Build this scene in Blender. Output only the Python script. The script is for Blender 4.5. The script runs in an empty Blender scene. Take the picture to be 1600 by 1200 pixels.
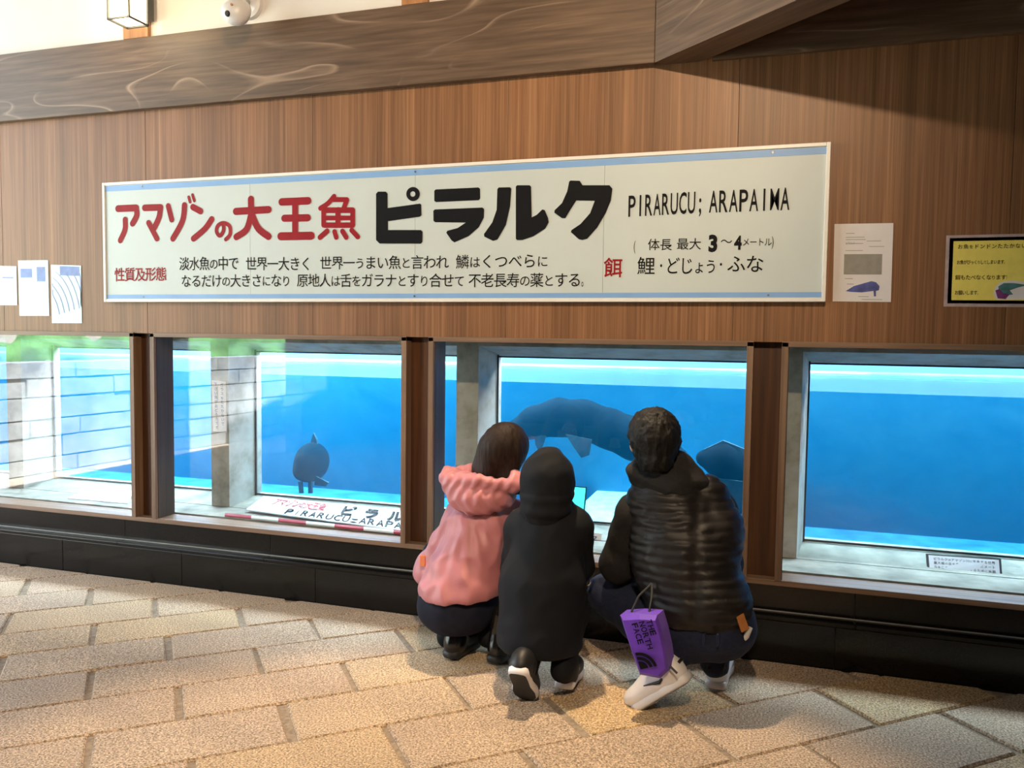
import bpy, bmesh, math, random
import numpy as np
from mathutils import Vector, Matrix, noise
random.seed(7)
PI = math.pi
scn = bpy.context.scene
COL = scn.collection

# ------------------------------------------------------------------ camera
F_PX, YAW, PITCH, ROLL, DIST, EYE = 1286.53, -.314969, -.058792, .0130086, 3.47803, 1.30
_w = np.array([math.sin(YAW)*math.cos(PITCH), math.cos(YAW)*math.cos(PITCH), math.sin(PITCH)])
_r0 = np.array([math.cos(YAW), -math.sin(YAW), 0.0]); _u0 = np.cross(_r0, _w)
_r = math.cos(ROLL)*_r0 + math.sin(ROLL)*_u0
_u = -math.sin(ROLL)*_r0 + math.cos(ROLL)*_u0
CAM = np.array([0, -DIST, EYE])
cd = bpy.data.cameras.new('camera'); cd.sensor_width = 36; cd.lens = F_PX*36/1600
cd.clip_start = .05; cd.clip_end = 200
cam = bpy.data.objects.new('camera', cd); COL.objects.link(cam)
M = Matrix(((_r[0], _u[0], -_w[0], CAM[0]), (_r[1], _u[1], -_w[1], CAM[1]), (_r[2], _u[2], -_w[2], CAM[2]), (0, 0, 0, 1)))
cam.matrix_world = M
scn.camera = cam
def ray(x, y): return _w*F_PX + _r*(x-800) - _u*(y-600)
def onY(x, y, Y=0.0):
    v = ray(x, y); return CAM + v*((Y-CAM[1])/v[1])
def onZ(x, y, Z=0.0):
    v = ray(x, y); return CAM + v*((Z-CAM[2])/v[2])
def mpp(p): return float((np.array(p)-CAM) @ _w)/F_PX      # metres per pixel at a point

# ------------------------------------------------------------------ world, lights, exposure
wd = bpy.data.worlds.new('world'); scn.world = wd; wd.use_nodes = True
bg = wd.node_tree.nodes['Background']; bg.inputs[0].default_value = (.70, .84, 1, 1); bg.inputs[1].default_value = 4.2
scn.view_settings.view_transform = 'Standard'; scn.view_settings.look = 'None'
scn.view_settings.gamma = 1; scn.view_settings.use_curve_mapping = False
scn.view_settings.exposure = 0.0
def light(name, kind, loc, energy, color, target=None, **kw):
    l = bpy.data.lights.new(name, kind); l.energy = energy; l.color = color
    for k, v in kw.items(): setattr(l, k, v)
    o = bpy.data.objects.new(name, l); COL.objects.link(o); o.location = loc
    if target is not None:
        o.rotation_euler = (Vector(target)-Vector(loc)).to_track_quat('-Z', 'Y').to_euler()
    return o
WARM = (1, .74, .47)
light('sun', 'SUN', (-8, -5, 20), 85, (.86, .93, 1), (-14.3, -7, 0), angle=.01)
light('ceiling_spot_light', 'SPOT', (0, -3.5, 3.3), 520, WARM, (-1.9, 0, 1.7), spot_size=1.5, spot_blend=.9, shadow_soft_size=.05)
light('lantern_bulb', 'POINT', (-3.1, -.34, 2.85), 4, (1, .80, .5), shadow_soft_size=.06)
light('ceiling_spot_light', 'SPOT', (-.95, -.28, 3.3), 460, WARM, (-.8, -1.9, 0), spot_size=1.0, spot_blend=.45, shadow_soft_size=.05)
light('ceiling_spot_light', 'SPOT', (1.6, -2.6, 3.25), 18, WARM, (1.2, -1.6, 0), spot_size=1.75, spot_blend=.4, shadow_soft_size=.05)
light('tank_light', 'AREA', (-4.2, 1.4, 2.35), 1350, (.95, .98, 1), (-4.2, 1.5, 0), shape='RECTANGLE', size=5, size_y=1.4)
light('tank_light', 'AREA', (1.4, 1.4, 2.35), 780, (.93, .98, 1), (1.4, 1.5, 0), shape='RECTANGLE', size=5, size_y=1.4)
light('shelf_light', 'AREA', (-1.8, .24, 1.95), 3, (1, .97, .92), (-1.8, .25, 0), shape='RECTANGLE', size=8, size_y=.15)

# ------------------------------------------------------------------ materials
MATS = {}
def _m(name):
    m = bpy.data.materials.new(name); m.use_nodes = True
    nt = m.node_tree; b = nt.nodes['Principled BSDF']; MATS[name] = m
    return m, nt, b
def N(nt, t, **kw):
    n = nt.nodes.new(t)
    for k, v in kw.items():
        if k.startswith('i_'): n.inputs[k[2:].replace('_', ' ')].default_value = v
        else: setattr(n, k, v)
    return n
def ramp(nt, fac, stops, interp='LINEAR'):
    r = nt.nodes.new('ShaderNodeValToRGB'); r.color_ramp.interpolation = interp
    e = r.color_ramp.elements
    while len(e) < len(stops): e.new(.5)
    for k, (p, c) in enumerate(stops):
        e[k].position = p; e[k].color = (*c, 1) if len(c) == 3 else c
    nt.links.new(fac, r.inputs[0]); return r
def coords(nt, scale=(1, 1, 1), rot=(0, 0, 0), kind='Object'):
    tc = nt.nodes.new('ShaderNodeTexCoord'); mp = nt.nodes.new('ShaderNodeMapping')
    mp.inputs['Scale'].default_value = scale; mp.inputs['Rotation'].default_value = rot
    nt.links.new(tc.outputs[kind], mp.inputs[0]); return mp.outputs[0]
def bump(nt, b, h, strength=.3, dist=.01):
    bp = nt.nodes.new('ShaderNodeBump'); bp.inputs['Strength'].default_value = strength; bp.inputs['Distance'].default_value = dist
    nt.links.new(h, bp.inputs['Height']); nt.links.new(bp.outputs[0], b.inputs['Normal'])
def mixc(nt, fac, a, b_, blend='MIX'):
    m = nt.nodes.new('ShaderNodeMix'); m.data_type = 'RGBA'; m.blend_type = blend
    if isinstance(fac, (int, float)): m.inputs[0].default_value = fac
    else: nt.links.new(fac, m.inputs[0])
    for v, i in ((a, 6), (b_, 7)):
        if isinstance(v, tuple): m.inputs[i].default_value = (*v, 1)
        else: nt.links.new(v, m.inputs[i])
    return m.outputs[2]
def simple(name, c, rough=.6, metal=0, var=.12, scale=30, bumpv=0, spec=.5, sheen=0, emit=None, es=1, coat=0):
    m, nt, b = _m(name)
    n = N(nt, 'ShaderNodeTexNoise', i_Scale=scale, i_Detail=4.0)
    nt.links.new(coords(nt), n.inputs['Vector'])
    lo = tuple(max(0, x*(1-var)) for x in c); hi = tuple(min(1, x*(1+var)) for x in c)
    r = ramp(nt, n.outputs[0], [(.3, lo), (.7, hi)])
    nt.links.new(r.outputs[0], b.inputs['Base Color'])
    b.inputs['Roughness'].default_value = rough; b.inputs['Metallic'].default_value = metal
    b.inputs['Specular IOR Level'].default_value = spec
    if sheen: b.inputs['Sheen Weight'].default_value = sheen
    if coat: b.inputs['Coat Weight'].default_value = coat
    if bumpv: bump(nt, b, n.outputs[0], bumpv, .004)
    if emit: b.inputs['Emission Color'].default_value = (*emit, 1); b.inputs['Emission Strength'].default_value = es
    return m

def wood_panel():
    m, nt, b = _m('wood_panel')
    n1 = N(nt, 'ShaderNodeTexNoise', i_Scale=1.0, i_Detail=5.0, i_Roughness=.65); nt.links.new(coords(nt, (70, 70, .7)), n1.inputs['Vector'])
    n2 = N(nt, 'ShaderNodeTexNoise', i_Scale=1.0, i_Detail=2.0); nt.links.new(coords(nt, (9, 9, .25)), n2.inputs['Vector'])
    n3 = N(nt, 'ShaderNodeTexNoise', i_Scale=1.0, i_Detail=3.0); nt.links.new(coords(nt, (230, 230, 2.5)), n3.inputs['Vector'])
    r = ramp(nt, n1.outputs[0], [(.28, (.165, .076, .036)), (.5, (.25, .122, .060)), (.72, (.34, .18, .095))])
    r2 = ramp(nt, n2.outputs[0], [(.3, (.72, .70, .68)), (.7, (1.12, 1.1, 1.08))])
    r3 = ramp(nt, n3.outputs[0], [(.35, (.8, .8, .8)), (.65, (1.12, 1.12, 1.12))])
    c = mixc(nt, 1.0, r.outputs[0], r2.outputs[0], 'MULTIPLY'); c = mixc(nt, 1.0, c, r3.outputs[0], 'MULTIPLY')
    nt.links.new(c, b.inputs['Base Color']); b.inputs['Roughness'].default_value = .42; b.inputs['Specular IOR Level'].default_value = .35
    bump(nt, b, n3.outputs[0], .15, .001)
wood_panel()
def wood_trim(name, lo, mid, hi, rough=.5, sc=(40, 40, 1.5)):
    m, nt, b = _m(name)
    n1 = N(nt, 'ShaderNodeTexNoise', i_Scale=1.0, i_Detail=5.0); nt.links.new(coords(nt, sc), n1.inputs['Vector'])
    r = ramp(nt, n1.outputs[0], [(.3, lo), (.5, mid), (.7, hi)])
    nt.links.new(r.outputs[0], b.inputs['Base Color']); b.inputs['Roughness'].default_value = rough
wood_trim('frame_wood', (.13, .075, .045), (.19, .115, .072), (.26, .165, .11))
wood_trim('frame_wood_h', (.13, .075, .045), (.19, .115, .072), (.26, .165, .11), sc=(1.5, 40, 40))
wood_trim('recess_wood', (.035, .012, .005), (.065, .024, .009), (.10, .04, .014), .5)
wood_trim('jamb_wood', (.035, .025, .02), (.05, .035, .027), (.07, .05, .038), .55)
wood_trim('post_wood', (.30, .13, .05), (.38, .17, .07), (.45, .22, .09), .5)
def beam_wood(name, axis_rot, ph):
    m, nt, b = _m(name)
    tc = nt.nodes.new('ShaderNodeTexCoord'); m0 = nt.nodes.new('ShaderNodeMapping'); m0.inputs['Rotation'].default_value = (0, 0, -axis_rot)
    nt.links.new(tc.outputs['Object'], m0.inputs[0])
    def mp(sc, loc=(0, 0, 0)):
        q = nt.nodes.new('ShaderNodeMapping'); q.inputs['Scale'].default_value = sc; q.inputs['Location'].default_value = loc
        nt.links.new(m0.outputs[0], q.inputs[0]); return q.outputs[0]
    n = N(nt, 'ShaderNodeTexNoise', i_Scale=1.0, i_Detail=1.5, i_Roughness=.45, i_Distortion=.4)
    nt.links.new(mp((.85, 3.0, 3.6), (ph, 0, 0)), n.inputs['Vector'])
    mul = N(nt, 'ShaderNodeMath', operation='MULTIPLY'); nt.links.new(n.outputs[0], mul.inputs[0]); mul.inputs[1].default_value = 8.0
    fr = N(nt, 'ShaderNodeMath', operation='FRACT'); nt.links.new(mul.outputs[0], fr.inputs[0])
    rings = ramp(nt, fr.outputs[0], [(0, (1, 1, 1)), (.045, (.3, .3, .3)), (.12, (0, 0, 0)), (.96, (0, 0, 0)), (1, (.8, .8, .8))])
    n2 = N(nt, 'ShaderNodeTexNoise', i_Scale=1.0, i_Detail=5.0); nt.links.new(mp((3, 40, 60)), n2.inputs['Vector'])
    n3 = N(nt, 'ShaderNodeTexNoise', i_Scale=1.3, i_Detail=2.0); nt.links.new(mp((1, 2, 3)), n3.inputs['Vector'])
    base = ramp(nt, n2.outputs[0], [(.3, (.066, .038, .022)), (.5, (.105, .062, .038)), (.72, (.155, .095, .060))])
    msk = ramp(nt, n3.outputs[0], [(.47, (.03, .03, .03)), (.62, (1, 1, 1))])
    f = N(nt, 'ShaderNodeMath', operation='MULTIPLY'); nt.links.new(rings.outputs[0], f.inputs[0]); nt.links.new(msk.outputs[0], f.inputs[1])
    f2 = N(nt, 'ShaderNodeMath', operation='MULTIPLY'); nt.links.new(f.outputs[0], f2.inputs[0]); f2.inputs[1].default_value = .6
    c = mixc(nt, f2.outputs[0], base.outputs[0], (.46, .33, .25))
    nt.links.new(c, b.inputs['Base Color']); b.inputs['Roughness'].default_value = .5
    bump(nt, b, n2.outputs[0], .25, .003)
beam_wood('beam_wood', 0, 0); beam_wood('beam_wood_diag', math.atan2(-.478, .523), 3.3)
def paver_mat():
    m, nt, b = _m('paver_stone')
    oi = nt.nodes.new('ShaderNodeObjectInfo')
    tone = ramp(nt, oi.outputs['Random'], [(0, (.47, .365, .275)), (.3, (.50, .395, .30)), (.55, (.48, .37, .275)), (.84, (.51, .40, .295)), (.95, (.56, .41, .24)), (1, (.51, .43, .35))])
    v = N(nt, 'ShaderNodeTexNoise', i_Scale=150.0, i_Detail=3.0, i_Roughness=.7); nt.links.new(coords(nt), v.inputs['Vector'])
    sp = ramp(nt, v.outputs[0], [(.36, (.30, .27, .24)), (.48, (.86, .84, .81)), (.55, (1.08, 1.08, 1.06)), (.66, (1.75, 1.75, 1.75))])
    n = N(nt, 'ShaderNodeTexNoise', i_Scale=3.0, i_Detail=3.0); nt.links.new(coords(nt), n.inputs['Vector'])
    lf = ramp(nt, n.outputs[0], [(.3, (.86, .86, .87)), (.7, (1.1, 1.08, 1.04))])
    c = mixc(nt, 1.0, tone.outputs[0], sp.outputs[0], 'MULTIPLY'); c = mixc(nt, 1.0, c, lf.outputs[0], 'MULTIPLY')
    nt.links.new(c, b.inputs['Base Color']); b.inputs['Roughness'].default_value = .8
    bump(nt, b, v.outputs[0], .5, .004)
paver_mat()
simple('joint_mortar', (.30, .24, .18), .95, var=.3, scale=60, bumpv=.5)
def granite():
    m, nt, b = _m('black_granite')
    n = N(nt, 'ShaderNodeTexNoise', i_Scale=220.0, i_Detail=2.0); nt.links.new(coords(nt), n.inputs['Vector'])
    r = ramp(nt, n.outputs[0], [(.4, (.004, .004, .004)), (.62, (.007, .007, .007)), (.72, (.02, .02, .02))])
    nt.links.new(r.outputs[0], b.inputs['Base Color']); b.inputs['Roughness'].default_value = .16; b.inputs['Specular IOR Level'].default_value = .35
granite()
simple('glint_print_grey', (.32, .33, .32), .7)  # painted reflection on the ledge joint, also the grey print on a sheet
def concrete():
    m, nt, b = _m('concrete')
    n = N(nt, 'ShaderNodeTexNoise', i_Scale=6.0, i_Detail=8.0, i_Roughness=.65); nt.links.new(coords(nt), n.inputs['Vector'])
    r = ramp(nt, n.outputs[0], [(.3, (.17, .16, .13)), (.5, (.31, .30, .27)), (.7, (.38, .38, .35))])
    nt.links.new(r.outputs[0], b.inputs['Base Color']); b.inputs['Roughness'].default_value = .85
    bump(nt, b, n.outputs[0], .3, .006)
concrete()
simple('gasket_black', (.02, .022, .024), .6)
simple('plaster', (.72, .69, .68), .9, var=.03, scale=4, bumpv=.1)
simple('dark_ceiling', (.06, .045, .035), .8)
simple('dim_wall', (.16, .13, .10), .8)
def tank_paint():
    m, nt, b = _m('tank_paint')
    n = N(nt, 'ShaderNodeTexNoise', i_Scale=1.4, i_Detail=6.0, i_Roughness=.55, i_Distortion=.6); nt.links.new(coords(nt, (1, 1, 1.6), (0, .5, 0)), n.inputs['Vector'])
    r = ramp(nt, n.outputs[0], [(.34, (.12, .50, .86)), (.66, (.34, .76, .97))])
    nt.links.new(r.outputs[0], b.inputs['Base Color']); b.inputs['Roughness'].default_value = .8
tank_paint()
simple('tank_floor_paint', (.10, .30, .50), .85, var=.35, scale=6)
simple('sill_concrete', (.19, .18, .15), .9, var=.4, scale=9, bumpv=.3)
simple('tank_paint_pale', (.045, .17, .38), .8, var=.1, scale=5)
def glassy(name, tint, strength=1.0, ior=1.45, rough=0.0, wav=0.0):
    m = bpy.data.materials.new(name); m.use_nodes = True; nt = m.node_tree; nt.nodes.clear(); MATS[name] = m
    out = nt.nodes.new('ShaderNodeOutputMaterial'); tr = nt.nodes.new('ShaderNodeBsdfTransparent'); tr.inputs[0].default_value = (*tint, 1)
    gl = nt.nodes.new('ShaderNodeBsdfGlossy'); gl.inputs['Roughness'].default_value = rough
    fr = nt.nodes.new('ShaderNodeFresnel'); gm = nt.nodes.new('ShaderNodeNewGeometry')
    mr = N(nt, 'ShaderNodeMapRange'); nt.links.new(gm.outputs['Backfacing'], mr.inputs[0])
    mr.inputs['To Min'].default_value = ior; mr.inputs['To Max'].default_value = 1/ior; nt.links.new(mr.outputs[0], fr.inputs['IOR'])
    mx = nt.nodes.new('ShaderNodeMixShader')
    if strength != 1.0:
        mu = N(nt, 'ShaderNodeMath', operation='MULTIPLY'); nt.links.new(fr.outputs[0], mu.inputs[0]); mu.inputs[1].default_value = strength; mu.use_clamp = True
        nt.links.new(mu.outputs[0], mx.inputs[0])
    else: nt.links.new(fr.outputs[0], mx.inputs[0])
    nt.links.new(tr.outputs[0], mx.inputs[1]); nt.links.new(gl.outputs[0], mx.inputs[2]); nt.links.new(mx.outputs[0], out.inputs[0])
    if wav:
        n = N(nt, 'ShaderNodeTexNoise', i_Scale=3.0, i_Detail=3.0); nt.links.new(coords(nt, (1, 2.5, 1)), n.inputs['Vector'])
        bp = nt.nodes.new('ShaderNodeBump'); bp.inputs['Strength'].default_value = wav; bp.inputs['Distance'].default_value = .02
        nt.links.new(n.outputs[0], bp.inputs['Height']); nt.links.new(bp.outputs[0], gl.inputs['Normal'])
    return m, nt, out
glassy('window_glass', (.97, .985, .98), 1.3)
glassy('acrylic', (.93, .97, 1.0), .5)
glassy('water_top', (.75, .92, 1.0), 1.0, 1.33, .03, .25)
m, nt, out = glassy('water_body', (1, 1, 1), 0.0)
va = nt.nodes.new('ShaderNodeVolumeAbsorption'); va.inputs['Color'].default_value = (.0, .74, .97, 1); va.inputs['Density'].default_value = .42
vs = nt.nodes.new('ShaderNodeVolumeScatter'); vs.inputs['Color'].default_value = (.02, .50, 1, 1); vs.inputs['Density'].default_value = .08
ad = nt.nodes.new('ShaderNodeAddShader'); nt.links.new(va.outputs[0], ad.inputs[0]); nt.links.new(vs.outputs[0], ad.inputs[1])
nt.links.new(ad.outputs[0], out.inputs['Volume'])

simple('sign_white', (.52, .59, .61), .45, var=.03, scale=3)
simple('sign_frame', (.78, .77, .75), .35, var=.02)
simple('sign_blue', (.20, .38, .72), .45, var=.05, scale=8)
simple('paint_red', (.27, .003, .010), .55, var=.1, spec=.2)
simple('paint_black', (.006, .006, .008), .6, var=.1, spec=.12)
simple('seam_line', (.38, .37, .32), .8)
simple('screw_metal', (.2, .2, .19), .4, metal=1)
simple('paper_white', (.74, .72, .76), .4, var=.02, coat=.3)
simple('paper_cool', (.42, .60, .66), .3, var=.1, scale=20, coat=.5)
simple('paper_yellow', (.80, .70, .16), .4, var=.05, coat=.3)
simple('print_grey', (.27, .26, .24), .5)
simple('print_blue', (.07, .09, .32), .5, var=.4)
simple('print_teal', (.06, .18, .20), .5, var=.4)
simple('print_purple', (.16, .03, .16), .5, var=.4)
simple('print_pale_blue', (.16, .24, .52), .5)
simple('laminate_edge', (.45, .36, .38), .25)
simple('lamp_paper', (.95, .85, .6), .6, emit=(1, .83, .52), es=9)
simple('lamp_frame', (.06, .06, .055), .5)
simple('camera_plastic', (.70, .70, .74), .35, var=.03)
simple('lens_black', (.01, .01, .01), .1)
simple('strip_red', (.33, .03, .06), .5)
simple('fish_skin', (.002, .006, .011), .85, var=.45, scale=9, spec=.06)
simple('fish_fin', (.03, .05, .06), .5, var=.3)
simple('pink_nylon', (.47, .175, .21), .5, var=.06, scale=12, sheen=.1)
simple('navy_cloth', (.010, .012, .026), .8, var=.2, spec=.2)
simple('black_coat', (.0045, .006, .010), .8, var=.15, spec=.25)
simple('black_nylon', (.010, .0085, .0095), .5, var=.15, spec=.35)
simple('black_knit', (.005, .005, .006), .9, var=.2, scale=150, bumpv=.4)
simple('denim', (.005, .011, .040), .85, var=.35, scale=120, bumpv=.3)
simple('skin', (.52, .30, .21), .5, var=.05)
simple('lips', (.40, .14, .12), .45)
simple('eye_white', (.75, .74, .72), .2); simple('eye_dark', (.02, .012, .01), .15)
def hair(name, c1, c2):
    m, nt, b = _m(name)
    n = N(nt, 'ShaderNodeTexNoise', i_Scale=1.0, i_Detail=4.0); nt.links.new(coords(nt, (160, 160, 12)), n.inputs['Vector'])
    r = ramp(nt, n.outputs[0], [(.35, c1), (.7, c2)]); nt.links.new(r.outputs[0], b.inputs['Base Color'])
    b.inputs['Roughness'].default_value = .62; b.inputs['Specular IOR Level'].default_value = .25; bump(nt, b, n.outputs[0], .6, .004)
hair('hair_brown', (.008, .004, .003), (.026, .012, .008)); hair('hair_black', (.002, .002, .002), (.007, .006, .006))
simple('shoe_black', (.010, .010, .012), .5); simple('shoe_white', (.78, .78, .84), .45, var=.04)
simple('shoe_sole_grey', (.20, .20, .19), .7); simple('shoe_pink', (.66, .60, .62), .5)
simple('boot_leather', (.010, .010, .012), .22)
simple('purple_fabric', (.13, .035, .55), .5, var=.15, scale=14, sheen=.2)
simple('leather_patch', (.45, .18, .05), .6); simple('white_cotton', (.65, .66, .66), .8)
simple('orange_tag', (.78, .25, .12), .5); simple('silver', (.6, .6, .6), .25, metal=1)
simple('phone_body', (.02, .02, .022), .3)
simple('phone_screen', (.05, .5, .5), .2, emit=(.05, .85, .8), es=1.6)
simple('pale_stone', (.62, .66, .66), .8, var=.2, scale=14, bumpv=.5)
simple('stone_mortar', (.30, .31, .31), .9)
simple('wall_stone', (.62, .62, .60), .9, var=.25, scale=7, bumpv=.4)
simple('hedge_leaf', (.10, .26, .07), .8, var=.5, scale=4)
simple('far_wall', (.62, .60, .52), .8)

# ------------------------------------------------------------------ object helpers
BASE = {}
def tag(o, label=None, cat=None, group=None, kind=None):
    if label: o['label'] = label
    if cat: o['category'] = cat
    if group: o['group'] = group
    if kind: o['kind'] = kind
    return o
def root(name, loc, label=None, cat=None, group=None, kind=None):
    o = bpy.data.objects.new(name, None); COL.objects.link(o); o.location = Vector(loc)
    o.empty_display_size = .05; BASE[o.name] = Vector(loc)
    return tag(o, label, cat, group, kind)
def link(name, me, mat, parent=None, base=None, smooth=False):
    mats = mat if isinstance(mat, (list, tuple)) else [mat]
    me.materials.clear()
    for k in mats: me.materials.append(MATS[k])
    o = bpy.data.objects.new(name, me); COL.objects.link(o)
    b = BASE[parent.name] if parent is not None else Vector(base if base is not None else (0, 0, 0))
    if b.length > 0: me.transform(Matrix.Translation(-b))
    if parent is not None: o.parent = parent
    else: o.location = b
    BASE[o.name] = b
    if smooth: me.polygons.foreach_set('use_smooth', [True]*len(me.polygons))
    me.update(); return o
def pyd(name, vs, fs, mat, parent=None, base=None, smooth=False):
    me = bpy.data.meshes.new(name); me.from_pydata([tuple(float(c) for c in v) for v in vs], [], fs); me.update()
    return link(name, me, mat, parent, base, smooth)
class MB:
    def __init__(s): s.v = []; s.f = []
    def add(s, vs, fs):
        n = len(s.v); s.v += [tuple(float(c) for c in v) for v in vs]; s.f += [tuple(n+i for i in f) for f in fs]; return s
    def box(s, x0, x1, y0, y1, z0, z1):
        return s.add([(x0,y0,z0),(x1,y0,z0),(x1,y1,z0),(x0,y1,z0),(x0,y0,z1),(x1,y0,z1),(x1,y1,z1),(x0,y1,z1)],
                     [(3,2,1,0),(4,5,6,7),(0,1,5,4),(1,2,6,5),(2,3,7,6),(3,0,4,7)])
    def bev(s, x0, x1, y0, y1, z0, z1, b=.004):
        bm = bmesh.new(); r = bmesh.ops.create_cube(bm, size=1)
        for v in bm.verts:
            v.co = ((x0+x1)/2+v.co.x*(x1-x0), (y0+y1)/2+v.co.y*(y1-y0), (z0+z1)/2+v.co.z*(z1-z0))
        b = min(b, .45*min(x1-x0, y1-y0, z1-z0))
        bmesh.ops.bevel(bm, geom=bm.edges[:], offset=b, segments=2, profile=.5, affect='EDGES')
        bm.verts.index_update(); s.add([v.co[:] for v in bm.verts], [tuple(v.index for v in f.verts) for f in bm.faces]); bm.free(); return s
    def hexa(s, p): return s.add(p, [(3,2,1,0),(4,5,6,7),(0,1,5,4),(1,2,6,5),(2,3,7,6),(3,0,4,7)])
    def tube(s, pts, r, n=8, cap=True):
        pts = [np.array(p, float) for p in pts]; rs = r if isinstance(r, (list, tuple)) else [r]*len(pts)
        rings = []; up = np.array([0, 0, 1.])
        for i, p in enumerate(pts):
            d = pts[min(i+1, len(pts)-1)]-pts[max(i-1, 0)]; d = d/(np.linalg.norm(d)+1e-9)
            a = np.cross(d, up)
            if np.linalg.norm(a) < .1: a = np.cross(d, [1, 0, 0])
            a /= np.linalg.norm(a); c = np.cross(d, a)
            rings.append([p+rs[i]*(math.cos(2*PI*k/n)*a+math.sin(2*PI*k/n)*c) for k in range(n)])
        fs = [(i*n+k, i*n+(k+1) % n, (i+1)*n+(k+1) % n, (i+1)*n+k) for i in range(len(pts)-1) for k in range(n)]
        if cap: fs += [tuple(range(n))[::-1], tuple((len(pts)-1)*n+k for k in range(n))]
        return s.add([q for ring in rings for q in ring], fs)
    def obj(s, name, mat, parent=None, base=None, smooth=False): return pyd(name, s.v, s.f, mat, parent, base, smooth)

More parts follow.
